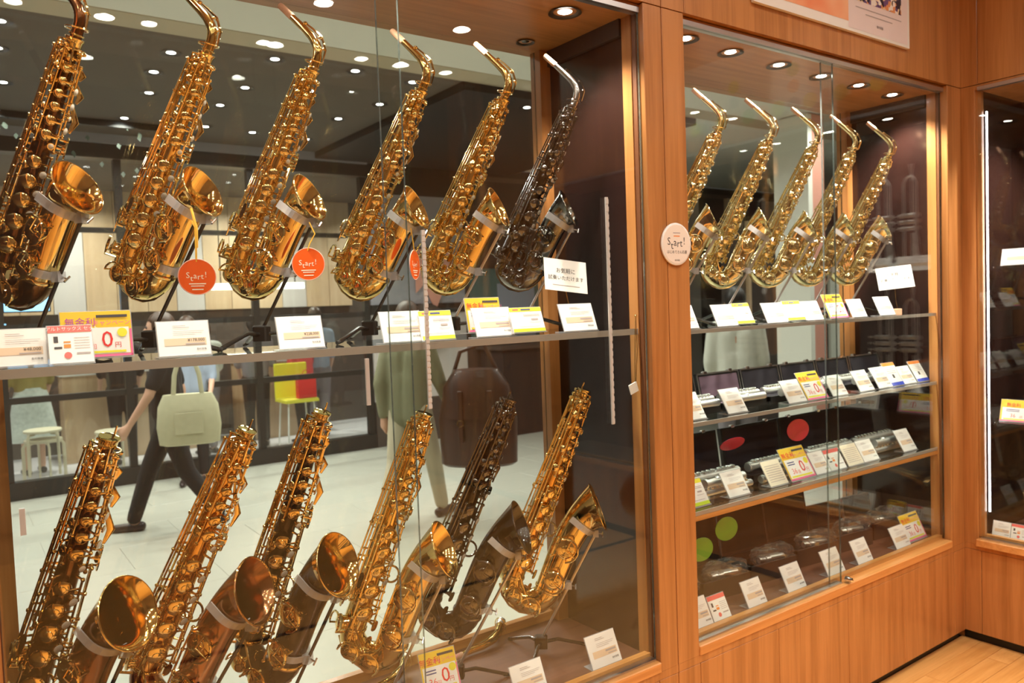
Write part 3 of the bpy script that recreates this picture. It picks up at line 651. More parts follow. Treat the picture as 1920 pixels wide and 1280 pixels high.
# ------------------------------------------------------------------ cards, signs and tags
def quad(mb, x0, z0, x1, z1, y): mb.add([(x0, y, z0), (x1, y, z0), (x1, y, z1), (x0, y, z1)], [(0, 1, 2, 3)]); return mb
def bars(lst, mat, parent, y, name='print'):
    mb = MB()
    for a in lst: quad(mb, *a, y)
    return mb.build(name, mat, parent, smooth=False)
def card(label, x, y, z, w=.115, h=.090, style='plain', tilt=20, rz=0, price=None, shop=False, group=None, holder=True, name='price_card'):
    r = thing(name, label, 'price card', (x, y, z+.0008), (0, 0, rad(rz)), group)
    t = bpy.data.objects.new('face', None)
    def cd(mat):
        c = MB().box((-w/2, -.0006, .004), (w/2, .0006, .004+h)).build('card', mat, r, smooth=False); c.rotation_euler = (-rad(tilt), 0, 0); return c
    base = {'plain': 'paper', 'promo': 'paper', 'camp': 'yellow', 'redhead': 'paper', 'orange': 'paper', 'cream': 'paper_warm'}[style]
    c = cd(base); b = .004
    if holder:
        hb = MB().box((-w/2-.002, .0007, .001), (w/2+.002, .0022, .006+h))
        ho = hb.build('holder', 'acrylic', r, smooth=False); ho.rotation_euler = (-rad(tilt), 0, 0)
        BOX((-w/2-.002, -.004, 0), (w/2+.002, .046, .0016)).build('holder_foot', 'acrylic', r, smooth=False)
    Y1, Y2, Y3 = -.0010, -.0014, -.0018
    X = lambda f: -w/2+w*f
    Zf = lambda f: b+h*f
    if style in ('plain', 'cream'):
        if style == 'plain': bars([(X(.12), Zf(.29), X(.93), Zf(.50))], 'tan', c, Y1, 'price_band')
        ln = [(X(.30), Zf(.86), X(.55), Zf(.875)), (X(.30), Zf(.81), X(.62), Zf(.825)), (X(.30), Zf(.70), X(.90), Zf(.71)), (X(.30), Zf(.65), X(.86), Zf(.66)), (X(.30), Zf(.60), X(.72), Zf(.61))]
        if style == 'cream': ln = [(X(.1), Zf(.15+.09*i), X(.9), Zf(.17+.09*i)) for i in range(8)]
        elif not price: ln += [(X(.55), Zf(.40), X(.90), Zf(.46)), (X(.62), Zf(.32), X(.90), Zf(.345))]
        bars(ln, 'ink_grey', c, Y2, 'small_print')
        if price:
            lettering(price, h*.125, 'ink', c, (X(.90), Y2, Zf(.435)), align='RIGHT', name='price')
            bars([(X(.52), Zf(.31), X(.90), Zf(.345))], 'ink_grey', c, Y2, 'small_print')
        if style == 'plain': lettering('島村楽器', h*.07, 'ink', c, (X(.82), Y2, Zf(.16)), name='shop_name')
    elif style == 'promo':
        bars([(X(0), Zf(.84), X(1), Zf(1))], 'lemon', c, Y1, 'header'); bars([(X(0), Zf(0), X(1), Zf(.13))], 'lime', c, Y1, 'footer')
        bars([(X(.10), Zf(.89), X(.28), Zf(.95))], 'salmon', c, Y2, 'header_mark'); bars([(X(.36), Zf(.89), X(.66), Zf(.95))], 'ink_blue', c, Y2, 'header_mark')
        bars([(X(.4), Zf(.70), X(.92), Zf(.72)), (X(.4), Zf(.64), X(.92), Zf(.66)), (X(.62), Zf(.48), X(.84), Zf(.54)), (X(.55), Zf(.38), X(.9), Zf(.395)), (X(.2), Zf(.2), X(.85), Zf(.215))], 'ink_grey', c, Y2, 'small_print')
    elif style == 'redhead':
        bars([(X(0), Zf(.82), X(1), Zf(1))], 'salmon', c, Y1, 'header')
        if shop: lettering('アルトサックス セット', h*.12, 'white', c, (X(.56), Y2, Zf(.91)), name='header_lettering')
        bars([(X(.12), Zf(.55), X(.22), Zf(.72)), (X(.12), Zf(.38), X(.30), Zf(.44))], 'ink', c, Y1, 'picture')
        bars([(X(.34), Zf(.40), X(.50), Zf(.50)), (X(.34), Zf(.54), X(.5), Zf(.58))], 'orange', c, Y1, 'picture')
        MB().lathe([(h*.09, 0), (h*.09, .0003)], 14, Matrix.Translation((X(.42), Y1, Zf(.2))) @ Matrix.Rotation(PI/2, 4, 'X')).build('seal', 'salmon', c)
        bars([(X(.58), Zf(.66-.07*i), X(.94), Zf(.675-.07*i)) for i in range(5)]+[(X(.62), Zf(.22), X(.94), Zf(.27))], 'ink_grey', c, Y1, 'small_print')
    elif style == 'orange':
        bars([(X(0), Zf(.86), X(1), Zf(1))], 'orange', c, Y1, 'header'); bars([(X(0), Zf(0), X(1), Zf(.14))], 'blue', c, Y1, 'footer')
        bars([(X(.4), Zf(.32), X(.55), Zf(.48))], 'ink', c, Y1, 'picture'); bars([(X(.15), Zf(.78-.08*i), X(.85), Zf(.80-.08*i)) for i in range(4)], 'ink_grey', c, Y1, 'small_print')
    elif style == 'camp':
        bars([(X(0), Zf(0), X(1), Zf(.05)), (X(.97), Zf(0), X(1), Zf(.6))], 'pink', c, Y1, 'border'); bars([(X(.04), Zf(.06), X(.96), Zf(.64))], 'paper', c, Y1, 'panel')
        lettering('無金利', h*.20, 'magenta' if shop else 'red', c, (X(.27), Y2, Zf(.755)), name='title_lettering'); lettering('キャンペーン!', h*.125, 'pink', c, (X(.73), Y2, Zf(.74)), name='title_lettering')
        bars([(X(.5), Zf(.86), X(.95), Zf(.92))], 'ink', c, Y2, 'dates')
        lettering('0', h*.50, 'red', c, (X(.64), Y2, Zf(.36)), name='zero'); lettering('円', h*.14, 'red', c, (X(.79), Y2, Zf(.24)), name='yen')
        lettering('36', h*.24, 'salmon', c, (X(.27), Y2, Zf(.26)), name='instalments'); lettering('回', h*.12, 'salmon', c, (X(.44), Y2, Zf(.22)), name='instalments')
        bars([(X(.12), Zf(.46), X(.40), Zf(.49)), (X(.12), Zf(.53), X(.40), Zf(.56))], 'ink_blue', c, Y2, 'small_print'); bars([(X(.08), Zf(.08), X(.9), Zf(.13))], 'lemon', c, Y2, 'stripe')
        MB().lathe([(h*.10, 0), (h*.10, .0003)], 16, Matrix.Translation((X(.86), Y2, Zf(.52))) @ Matrix.Rotation(PI/2, 4, 'X')).build('badge', 'lemon', c)
    return r
gU, gD = 'price cards on the left case shelf', 'price cards on the left case floor'
card('white price card reading ¥48,000 at far left of the upper shelf', .104, .062, ZSA, .100, .074, 'plain', 14, 0, '¥48,000', group=gU)
card('white card with red header beside the ¥48,000 price card', .196, .050, ZSA, .079, .078, 'redhead', 16, 0, shop=True, group=gU)
card('yellow and pink interest-free campaign card behind the red-headed card', .252, .105, ZSA+.006, .135, .098, 'camp', 8, 0, shop=True, group=gU)
card('white price card reading ¥178,000 under the second alto saxophone', .418, .062, ZSA, .109, .077, 'plain', 14, 0, '¥178,000', group=gU)
card('white price card reading ¥228,000 under the third alto saxophone', .686, .062, ZSA, .112, .078, 'plain', 16, 0, '¥228,000', group=gU)
card('white price card crossed by the glass door edges on the upper shelf', .962, .062, ZSA, .118, .082, 'plain', 18, 0, group=gU)
card('yellow and lime promotion card beside the glass door edges', 1.064, .056, ZSA, .100, .080, 'promo', 18, 0, group=gU)
card('yellow campaign card peeking out behind a white card under fifth alto', 1.252, .110, ZSA+.012, .118, .098, 'camp', 12, 0, group=gU)
card('white price card in front of the yellow campaign card under fifth alto', 1.254, .062, ZSA, .128, .084, 'plain', 20, 0, group=gU)
card('yellow and lime promotion card right of the fifth alto price card', 1.366, .052, ZSA+.006, .115, .074, 'promo', 20, 0, group=gU)
card('white price card under the black alto saxophone', 1.570, .062, ZSA, .132, .086, 'plain', 20, 0, group=gU)
card('tilted yellow campaign card on the floor below the gold tenor', 1.085, .15, Z0+.055, .112, .112, 'camp', 24, -6, group=gD)
BOX((1.045, .155, Z0), (1.125, .20, Z0+.055)).build('card_block', 'case_black', None, smooth=False)
tag(bpy.data.objects['card_block'], 'small black block holding up the tilted campaign card', 'card block')
card('white price card on the case floor, left of the last one', 1.336, .062, Z0, .115, .090, 'plain', 24, 0, group=gD)
card('white price card on the case floor nearest the wood post', 1.632, .058, Z0, .122, .098, 'plain', 24, 0, group=gD)
g1 = 'cards on the first shelf of the middle case'; sb = 'middle case top shelf'
for st, x, w, h, lb in (('plain', 2.065, .10, .085, 'white price card half hidden by the wood post, '+sb), ('plain', 2.271, .112, .082, 'white price card under the second pale alto, '+sb),
    ('promo', 2.375, .095, .080, 'yellow and lime card right of the second pale alto price card'), ('plain', 2.562, .125, .080, 'white price card under the third pale alto, '+sb), ('promo', 2.684, .112, .080, 'yellow and lime card between two white cards, '+sb),
    ('plain', 2.802, .120, .080, 'white price card under the fourth pale alto, '+sb), ('camp', 3.008, .135, .106, 'pink and yellow campaign card near the glass door edge, '+sb), ('plain', 3.126, .108, .080, 'white price card in front of the campaign card, '+sb), ('plain', 3.346, .122, .086, 'white price card beside the little cork block, '+sb)):
    card(lb, x, .090 if st == 'camp' else .070, ZSB+(.004 if st == 'promo' else 0), w, h, st, 24, 0, group=g1)
g2 = 'cards on the second shelf of the middle case'; sb = 'second shelf'; ZS2 = 1.236
for st, x, w, h, lb in (('plain', 2.105, .075, .100, 'white price card beside the wood post, second shelf of middle case'), ('plain', 2.316, .108, .095, 'white price card in front of the second flute case, second shelf'), ('plain', 2.681, .115, .095, 'white price card left of the campaign card, second shelf'),
    ('camp', 2.816, .140, .120, 'yellow campaign card with red zero on the second shelf'), ('plain', 2.973, .108, .090, 'white price card crossed by the glass door edge, second shelf'), ('plain', 3.175, .110, .095, 'white price card alone right of the glass door edge, second shelf'),
    ('plain', 3.322, .108, .098, 'white price card touching an orange-topped card, second shelf'), ('orange', 3.428, .102, .112, 'orange and blue edged card, the left one of two on second shelf'), ('plain', 3.528, .112, .086, 'white price card between two orange-topped cards, second shelf'), ('orange', 3.648, .100, .104, 'orange and blue edged card at the right end, second shelf')):
    card(lb, x, .070, ZS2, w, h, st, 30, 0, group=g2)
g3 = 'cards on the third shelf of the middle case'; ZS3 = .929
for st, x, w, h, lb in (('promo', 2.100, .105, .095, 'yellow and lime card beside the wood post, third shelf'), ('plain', 2.318, .116, .095, 'white price card below the oval red tag, third shelf'), ('cream', 2.555, .110, .100, 'cream card left of the campaign card, third shelf'), ('camp', 2.712, .160, .132, 'yellow campaign card with red zero on the third shelf'),
    ('plain', 2.848, .098, .092, 'white price card right of the campaign card, third shelf'), ('redhead', 2.956, .110, .088, 'white card with red header at the glass door edge, third shelf'), ('cream', 3.085, .114, .092, 'cream ruled card right of the glass door edge, third shelf'), ('plain', 3.205, .116, .094, 'white price card right of the cream ruled card, third shelf'), ('plain', 3.526, .114, .102, 'white price card at the right end of third shelf')):
    card(lb, x, .072, ZS3, w, h, st, 30, 0, group=g3)
g4 = 'cards on the floor of the middle case'
for st, x, w, h, lb in (('plain', 2.085, .105, .098, 'white price card on middle case floor beside the wood post'), ('redhead', 2.190, .092, .086, 'white card with red header on middle case floor'), ('plain', 2.390, .108, .094, 'white price card on middle case floor, below the dark upright lid with green tag'),
    ('plain', 2.635, .116, .098, 'white price card on middle case floor, left of the glass door edge'), ('plain', 2.905, .120, .100, 'white price card on middle case floor behind the glass door edge'), ('plain', 3.121, .112, .098, 'white price card on middle case floor, first right of the door edge'),
    ('plain', 3.432, .118, .094, 'white price card on middle case floor beside the last campaign card'), ('camp', 3.588, .160, .120, 'yellow campaign card on middle case floor near the corner')):
    card(lb, x, .058 if st != 'camp' else .075, Z0, w, h, st, 26, 0, group=g4)
# cards in the right case face -X
gC = 'cards in the right case'
for st, y, z, w, h, lb in (('plain', -.235, 1.757, .20, .075, 'wide white card on the upper shelf of the right case'), ('camp', -.225, 1.037, .20, .10, 'campaign card on the lower shelf of the right case'), ('plain', -.150, Z0, .075, .068, 'white card on the right case floor nearest the corner'),
    ('redhead', -.228, Z0, .075, .068, 'red-headed card on the right case floor'), ('camp', -.320, Z0, .09, .075, 'campaign card on the right case floor at the picture edge'), ('plain', -.42, 1.757, .12, .075, 'second white card on the upper shelf of the right case'),
    ('plain', -.50, 1.037, .12, .09, 'white card on the lower shelf of the right case'), ('redhead', -.62, 1.037, .12, .09, 'red-headed card on the lower shelf of the right case'), ('plain', -.50, Z0, .12, .09, 'white card farther along the right case floor'), ('redhead', -.64, Z0, .14, .09, 'red-headed card farther along the right case floor')):
    card(lb, X_C+(.115 if z > .6 else .06), y, z, w, h, st, 16, -90, group=gC)

def sign(label, x, y, z, tilt, rz, roll, ht, lean):
    r = thing('sign_card', label, 'sign', (x, y, z), (0, 0, rad(rz)), 'try-it signs on cork blocks')
    MB().cbox((-.016, -.012, 0), (.016, .012, .026), .002).build('cork_block', 'cork', r, smooth=False)
    MB().tube([(0, 0, .024), (lean*.5, .004, ht*.55), (lean, 0, ht)], .0012, 6).torus((lean, 0, ht+.006), (1, 0, 0), (0, 0, 1), .006, .0009, 12, 5).build('wire', 'gold', r)
    c = MB().box((-.078, -.0008, -.052), (.078, .0008, .052)).build('card', 'paper', r, smooth=False); c.location = (lean, -.002, ht+.050); c.rotation_euler = (-rad(tilt), rad(roll), 0)
    lettering('お気軽に', .018, 'ink', c, (0, -.0012, .014)); lettering('試奏いただけます', .0165, 'ink', c, (0, -.0012, -.010))
    bars([(-.05, -.034, .05, -.032)], 'ink_grey', c, -.0012, 'rule')
sign('white sign card on a wire, lightly shadowed, behind the black alto price card', 1.610, .14, ZSA, 14, -8, 7, .125, -.030)
sign('white sign card on a wire with cork block at right of middle case', 3.515, .12, ZSB, 14, -42, -5, .118, -.010)

# round sticker on the post
r = thing('round_sign', 'round cream Start! sign fixed across the wood post', 'sign', (1.903, -.0215, 1.836))
MB().lathe([(.066, 0), (.068, .002), (.068, .006), (.066, .0075)], 40, Matrix.Rotation(PI/2, 4, 'X')).build('disc', 'white_gloss', r)
MB().lathe([(.062, .0074), (.062, .0080)], 40, Matrix.Rotation(PI/2, 4, 'X')).build('face', 'sticker', r)
def start_word(parent, size, mat, y, z0, w=1.0):
    for ch, x, dz in (('S', -2.05, .10), ('t', -1.25, -.28), ('a', -.45, .02), ('r', .38, -.10), ('t', 1.12, -.06), ('!', 1.92, .16)):
        lettering(ch, size, mat, parent, (x*size*.52*w, y, z0+dz*size))
start_word(r, .034, 'ink', -.0084, .004)
lettering('はじめてさん応援', .0115, 'ink', r, (0, -.0084, -.026)); lettering('島村楽器', .0060, 'ink', r, (0, -.0084, -.052))
bars([(-.016, .034, .016, .037)], 'ink_grey', r, -.0084, 'small_print'); bars([(-.014, .024, .014, .027)], 'orange', r, -.0084, 'small_print')

def disc_tag(label, x, y, z, rad_, mat, rz, tilt=0, ribbon=None, word=True, group=None, yaw=0):
    r = thing('round_tag', label, 'tag', (x, y, z), (rad(tilt), 0, rad(rz)), group)
    d = MB().lathe([(rad_-.001, -.0008), (rad_, 0), (rad_-.001, .0008)], 36, Matrix.Rotation(PI/2, 4, 'X')).build('disc', mat, r)
    MB().torus((0, 0, 0), (1, 0, 0), (0, 0, 1), rad_, .0012, 36, 5).build('edge', 'pink_pale' if mat == 'tag_orange' else mat, d)
    if word:
        start_word(r, rad_*.46, 'paper_warm', -.0014, rad_*.04)
        bars([(-rad_*.45, -rad_*.42, rad_*.45, -rad_*.36), (-rad_*.35, -rad_*.54, rad_*.35, -rad_*.49), (-rad_*.30, -rad_*.74, rad_*.30, -rad_*.68)], 'paper_warm', r, -.0014, 'small_print')
    if ribbon:
        MB().tube([(0, 0, rad_*.85)]+[Vector(q) for q in ribbon], .0022, 6, flat=.5).build('ribbon', 'ribbon', r)
    return r
gt = 'orange Start! tags'
disc_tag('round orange Start! tag hanging below the second alto bell', .470, .140, 1.752, .041, 'tag_orange', -8, 0, [(.001, 0, .07), (.002, .004, .115), (-.004, .01, .13)], group=gt)
disc_tag('round orange Start! tag with shiny ribbon below the third alto bell', .740, .140, 1.782, .040, 'tag_orange', -30, 0, [(.006, -.006, .05), (.02, -.004, .075), (.006, .006, .105)], group=gt)
disc_tag('narrow edge-on orange Start! tag beside the fifth alto', 1.043, .140, 1.780, .040, 'tag_orange', 42, 0, [(-.004, 0, .06), (-.008, .004, .10)], group=gt)
MB().tube([(.455, .10, 1.905), (.462, .09, 1.86), (.460, .088, 1.815)], .003, 6, flat=.5).build('ribbon_end', 'ribbon'); tag(bpy.data.objects['ribbon_end'], 'loose yellow ribbon end hanging from the second alto bell rim', 'ribbon')
disc_tag('glossy oval-looking red tag lying against the leftmost dark lid, third shelf', 2.374, .15, 1.106, .047, 'tag_red', -20, 50, word=False, group='red tags on the third shelf')
disc_tag('upright round red tag on a dark lid, third shelf', 2.787, .15, 1.108, .046, 'tag_red', -30, 8, word=False, group='red tags on the third shelf')
disc_tag('dark green round tag on an upright dark lid, middle case floor', 2.353, .17, .781, .047, 'tag_green', -20, 6, word=False, group='green tags on the middle case floor')
disc_tag('bright green round tag beside the wood post, middle case floor', 2.186, .15, .741, .047, 'tag_green', -20, 10, word=False, group='green tags on the middle case floor')

# key with chain by the post
r = thing('key_tag', 'gold chain with small pale key tag hanging beside the wood post', 'key tag', (1.758, .030, 1.40))
MB().tube([(0, 0, .0), (.004, 0, .10), (.010, 0, .21)], .0012, 6).tube([(.004, 0, 0), (.014, 0, .10), (.012, 0, .21)], .0012, 6).ball((.011, 0, .212), .004).build('chain', 'gold_key', r)
MB().cbox((-.030, -.002, -.030), (.006, .002, .002), .001, Matrix.Rotation(rad(-18), 4, 'Y')).build('tag_plate', 'paper', r, smooth=False)

# poster above the middle case
r = thing('poster', 'white framed poster with orange picture and collage above the middle case', 'poster', (2.833, -.022, 2.678))
MB().cbox((-.518, -.014, 0), (.518, 0, .40), .002).build('board', 'white_gloss', r, smooth=False)
m, t, b_ = nt('watercolor')
tc = t.nodes.new('ShaderNodeTexCoord'); n = t.nodes.new('ShaderNodeTexNoise'); n.inputs['Scale'].default_value = 4; cr = t.nodes.new('ShaderNodeValToRGB')
cr.color_ramp.elements[0].color = (.85, .26, .12, 1); cr.color_ramp.elements[0].position = .35; cr.color_ramp.elements[1].color = (.92, .62, .38, 1); cr.color_ramp.elements[1].position = .62
t.links.new(tc.outputs['Object'], n.inputs[0]); t.links.new(n.outputs['Fac'], cr.inputs[0]); t.links.new(cr.outputs[0], b_.inputs['Base Color'])
m, t, b_ = nt('collage')
tc = t.nodes.new('ShaderNodeTexCoord'); vo = t.nodes.new('ShaderNodeTexVoronoi'); vo.inputs['Scale'].default_value = 55; cr = t.nodes.new('ShaderNodeValToRGB'); sp = t.nodes.new('ShaderNodeSeparateColor')
cr.color_ramp.interpolation = 'CONSTANT'
for q, (p_, c_) in enumerate(((0, (.03, .02, .04)), (.25, (.80, .60, .38)), (.5, (.85, .78, .74)), (.68, (.75, .30, .12)), (.8, (.15, .08, .22)), (.9, (.9, .7, .5)))):
    e = cr.color_ramp.elements[q] if q < 2 else cr.color_ramp.elements.new(p_); e.position = p_; e.color = (*c_, 1)
t.links.new(tc.outputs['Object'], vo.inputs[0]); t.links.new(vo.outputs['Color'], sp.inputs[0]); t.links.new(sp.outputs[0], cr.inputs[0]); t.links.new(cr.outputs[0], b_.inputs['Base Color'])
plain('poster_pink', (.80, .68, .68), .5)
bars([(-.49, .035, .06, .39)], 'watercolor', r, -.0146, 'orange_picture'); bars([(.06, .012, .50, .39)], 'poster_pink', r, -.0146, 'pale_panel'); bars([(.11, .125, .45, .35)], 'collage', r, -.0152, 'photo_collage')
bars([(.11+.001*i, .098, .11+.001*i+.34, .102) for i in range(1)]+[(.18, .078, .38, .082)], 'ink_grey', r, -.0152, 'small_print')
lettering('島村楽器', .012, 'ink', r, (.285, -.0152, .045)); lettering('ましょう', .022, 'white', r, (-.28, -.0152, .070))

r = thing('poster', 'pale banner with coloured dots above the right case', 'poster', (X_C-.002, -1.30, 2.68), (0, 0, -PI/2))
MB().cbox((-1.0, -.012, 0), (.70, 0, .40), .002).build('board', 'white_gloss', r, smooth=False)
dm = ['lime', 'orange', 'tag_green', 'pink_pale', 'lemon', 'cloth_blue']
for q in range(17):
    for zz, rr in ((.0, .042), (.10, .036), (.19, .038)):
        if zz and (q*3+int(zz*10)) % 4: continue
        MB().lathe([(rr, .012), (rr, .014), (rr*.9, .0145)], 20, Matrix.Translation((-.96+.1*q, 0, zz+.02)) @ Matrix.Rotation(PI/2, 4, 'X')).build('dot', dm[(q+int(zz*20)) % 6], r)
# ------------------------------------------------------------------ flutes and open cases in the middle case
FL = MB().tube([(-.17, 0, 0), (.17, 0, 0)], .0095, 14).tube([(-.165, 0, 0), (-.150, 0, 0)], .0115, 14)
FLB = FL.mesh('tube'); FLB.materials.append(MAT['silver_satin'])
FHJ = MB().tube([(-.11, 0, 0), (.11, 0, 0)], [.0085, .0095], 14).ball((-.04, 0, .009), .011, 10, 6, (1.1, .6, .3)).tube([(-.112, 0, 0), (-.10, 0, 0)], .0108, 12).mesh('headjoint'); FHJ.materials.append(MAT['silver_satin'])
KEY = MB().lathe([(.0075, 0), (.0080, .001), (.0080, .004), (.005, .0055), (.0004, .0058)], 14).mesh('key'); KEY.materials.append(MAT['silver_key'])
RODM = MB().tube([(-.14, .011, .006), (.14, .011, .006)], .0020, 7)
for i in range(8): RODM.ball((-.14+.04*i, .011, .007), .0035, 6, 4)
RODM = RODM.mesh('key_rod'); RODM.materials.append(MAT['silver_key'])
def flute(label, x, y, z, group, head=True, rz=0):
    r = thing('flute', label, 'flute', (x, y, z), (0, 0, rad(rz)), group); o = obj('tube', FLB, r); obj('key_rod', RODM, o)
    for i in range(11): obj('key', KEY, o, loc=(-.135+.026*i+(.012 if i > 6 else 0), 0, .0098))
    if head: obj('headjoint', FHJ, r, loc=(.02, -.034, -.004))
    return r
def open_case(label, x, y, z, w, d, h, lidh, lean, mat, inner, group, trim='alu', latch=True, rz=0):
    r = thing('instrument_case', label, 'instrument case', (x, y, z), (0, 0, rad(rz)), group)
    b = MB().box((-w/2, -d/2, 0), (w/2, d/2, h*.35)).box((-w/2, -d/2, h*.35), (-w/2+.008, d/2, h)).box((w/2-.008, -d/2, h*.35), (w/2, d/2, h)).box((-w/2, -d/2, h*.35), (w/2, -d/2+.008, h)).box((-w/2, d/2-.008, h*.35), (w/2, d/2, h)).build('base', mat, r, smooth=False)
    MB().box((-w/2+.008, -d/2+.008, h*.35), (w/2-.008, d/2-.008, h*.6)).build('lining', inner, r, smooth=False)
    M = Matrix.Translation((0, d/2, h)) @ Matrix.Rotation(-rad(lean), 4, 'X')
    l = MB().box((-w/2, 0, 0), (w/2, .018, lidh), M); lid = l.build('lid', mat, r, smooth=False)
    MB().box((-w/2+.012, -.001, .012), (w/2-.012, .0, lidh-.012), M).build('lid_lining', inner, lid, smooth=False)
    if trim:
        e = .005
        MB().box((-w/2, -.003, 0), (-w/2+e, .001, lidh), M).box((w/2-e, -.003, 0), (w/2, .001, lidh), M).box((-w/2, -.003, lidh-e), (w/2, .001, lidh+.001), M).build('edge_trim', trim, lid, smooth=False)
    if latch:
        for q in (-.3, .3): MB().cbox((q*w-.010, -.006, lidh-.004), (q*w+.010, .010, lidh+.008), .002, M).build('latch', 'steel_bright', lid, smooth=False)
    return r
gf = 'flutes on the second shelf'; gfc = 'flute cases on the second shelf'
w6 = ['behind the wood post', 'beside the wood post', 'second from the wood post', 'left of the glass door edge', 'crossed by the glass door edge', 'at the right end']
for i, x in enumerate((2.185, 2.455, 2.715, 2.975, 3.235, 3.495)):
    open_case('open black flute case on the second shelf, '+w6[i], x, .20, ZS2, .25, .12, .028, .105, 12, 'case_black', 'case_plum' if i == 1 else 'velvet', gfc)
    o = flute('bright silver flute on the second shelf, '+w6[i], x, .180, ZS2+.046, gf); o.scale = (.68, 1.45, 1.45)
g3f = 'flutes on the third shelf'
w4 = ['leftmost', 'second from left', 'second from right', 'rightmost']
for i, x in enumerate((2.30, 2.70, 3.08, 3.44)):
    open_case('open dark case with silver keywork on the third shelf, '+w4[i], x, .235, ZS3, .37, .13, .030, .17, 8, 'case_black', 'velvet', 'dark cases on the third shelf', None)
    o = flute('silver keyed flute lying in dark case on the third shelf, '+w4[i], x, .205, ZS3+.056, g3f); o.scale = (1.0, 1.7, 1.7)
    o = flute('lower silver flute body in front on the third shelf, '+w4[i], x+.01, .152, ZS3+.0135, 'spare flute bodies on the third shelf', False); o.scale = (1.0, 1.4, 1.4)
# brown open cases on the floor with film-wrapped silver pieces
def bag(label, x, y, z, w, group):
    r = thing('wrapped_joint', label, 'wrapped part', (x, y, z), (0, 0, rad(-12)), group)
    MB().tube([(-w*.36, 0, .022), (-w*.1, 0, .022), (-w*.08, 0, .022), (w*.30, 0, .022)], [.012, .014, .017, .015], 14).torus((-w*.2, 0, .022), (0, 1, 0), (0, 0, 1), .016, .003, 16, 6).tube([(-w*.3, .014, .034), (w*.25, .014, .034)], .002, 6).build('silver_joint', 'silver', r)
    rnd = random.Random(int(x*1000)); m = MB(); nu, nv = 18, 9; v = []; f = []
    for i in range(nv+1):
        for j in range(nu):
            t = PI*i/nv; q = 2*PI*j/nu; k_ = 1+rnd.uniform(-.20, .20)
            v.append((-w*.55*math.cos(t)*(1+rnd.uniform(-.04, .04)), .036*(math.sin(t)**.5)*math.cos(q)*k_, max(.001, .038+.044*(math.sin(t)**.5)*math.sin(q)*k_)))
    for i in range(nv):
        for j in range(nu): f.append((i*nu+j, i*nu+(j+1) % nu, (i+1)*nu+(j+1) % nu, (i+1)*nu+j))
    m.add(v, f); m.build('plastic_film', 'plastic_film', r, smooth=False)
wb = ['beside the wood post', 'with a green tag on its lid', 'third from the wood post', 'left of the glass door edge', 'behind the glass door edge', 'nearest the corner']
for i, (x, lw, lh) in enumerate(((2.10, .22, .20), (2.385, .25, .25), (2.68, .27, .29), (2.985, .27, .27), (3.27, .24, .10), (3.54, .20, .09))):
    open_case('open dark brown case on the middle case floor, '+wb[i], x, .27, Z0, lw, .16, .075, lh, 10, 'leather_brown', 'case_inner', 'brown cases on the middle case floor', 'leather_edge', False, -6)
    bag('film-wrapped silver joint on a brown case, '+wb[i], x+.02, .225, Z0+.052, .19, 'film-wrapped joints')

# ------------------------------------------------------------------ instruments in the right case (they show mirrored in the glass)
def trumpet(label, x, y, z, mat, group, rz=-90, flip=0):
    r = thing('trumpet', label, 'trumpet', (x, y, z), (flip, 0, rad(rz)), group)
    m = MB().tube([(0, 0, -.26), (0, 0, -.235), (0, 0, -.20), (0, 0, -.15), (0, 0, -.05), (0, 0, .16), (0, 0, .20)], [.060, .040, .027, .018, .010, .0075, .0070], 18, False); m.build('bell', mat, r)
    MB().tube([(0, 0, .20), (.012, 0, .225), (.032, 0, .235), (.052, 0, .225), (.064, 0, .20), (.064, 0, .02)], .0065, 10).tube([(.064, 0, -.02), (.064, 0, -.20), (.050, 0, -.222), (.032, 0, -.222), (.020, 0, -.20), (.020, 0, -.06)], .0065, 10).build('tubing', mat, r)
    MB().tube([(.032, .02, .02), (.032, .02, .25)], .0055, 10).tube([(.032, .02, .25), (.032, .02, .262), (.032, .02, .30)], [.006, .007, .013], 12).build('mouthpipe', mat, r)
    for i in range(3):
        v = MB().lathe([(.010, -.055), (.0125, -.05), (.0125, .05), (.010, .056), (.003, .058), (.003, .085), (.008, .086), (.008, .09)], 14, Matrix.Translation((.042, .012, -.035+.034*i)) @ Matrix.Rotation(PI/2, 4, 'Y')); v.build('valve', mat, r)
for i, (y, z) in enumerate(((-.30, 2.02), (-.44, 2.02), (-.30, 1.38), (-.44, 1.38))):
    trumpet('silver trumpet hanging in the right case, '+['upper one nearest the corner', 'upper one farther along', 'lower one nearest the corner', 'lower one farther along'][i], 4.10, y, z, 'silver', 'silver trumpets in the right case')
trumpet('gold trumpet lying on the right case floor, bell facing out', 4.04, -.47, .72, 'gold', 'gold horn in the right case', 0, rad(80))

# ------------------------------------------------------------------ mall beyond the back glass
mf = struct(BOX((-4, .52, -.06), (18, 6.85, -.003)).build('floor_mall', 'grout', smooth=False), 'pale tiled floor of the mall walkway')
tl = MB().cbox((0, 0, -.003), (.897, .597, .001), .0015).mesh('tile', False); tl.materials.append(MAT['mall_tile'])
for i in range(-1, 9):
    for j in range(11):
        obj('tile', tl, mf, loc=(i*.9+(.45 if j % 2 else 0), .55+j*.6-.25, 0))
struct(BOX((8.4, .52, -.003), (18, 6.85, .001)).build('floor_mall_far', 'mall_tile', smooth=False), 'pale mall floor farther to the right')
struct(BOX((-4, 6.85, -.06), (18, 13, .0)).build('floor_cafe', 'far_floor', smooth=False), 'pale floor inside the shop across the walkway')
struct(BOX((-4, .55, 3.47), (18, 3.35, 3.52)).build('ceiling_soffit', 'soffit_white', smooth=False), 'white ceiling band of the mall')
struct(BOX((-4, 3.35, 3.465), (18, 3.60, 3.52)).build('ceiling_strip', 'soffit_beige', smooth=False), 'beige ceiling strip of the mall')
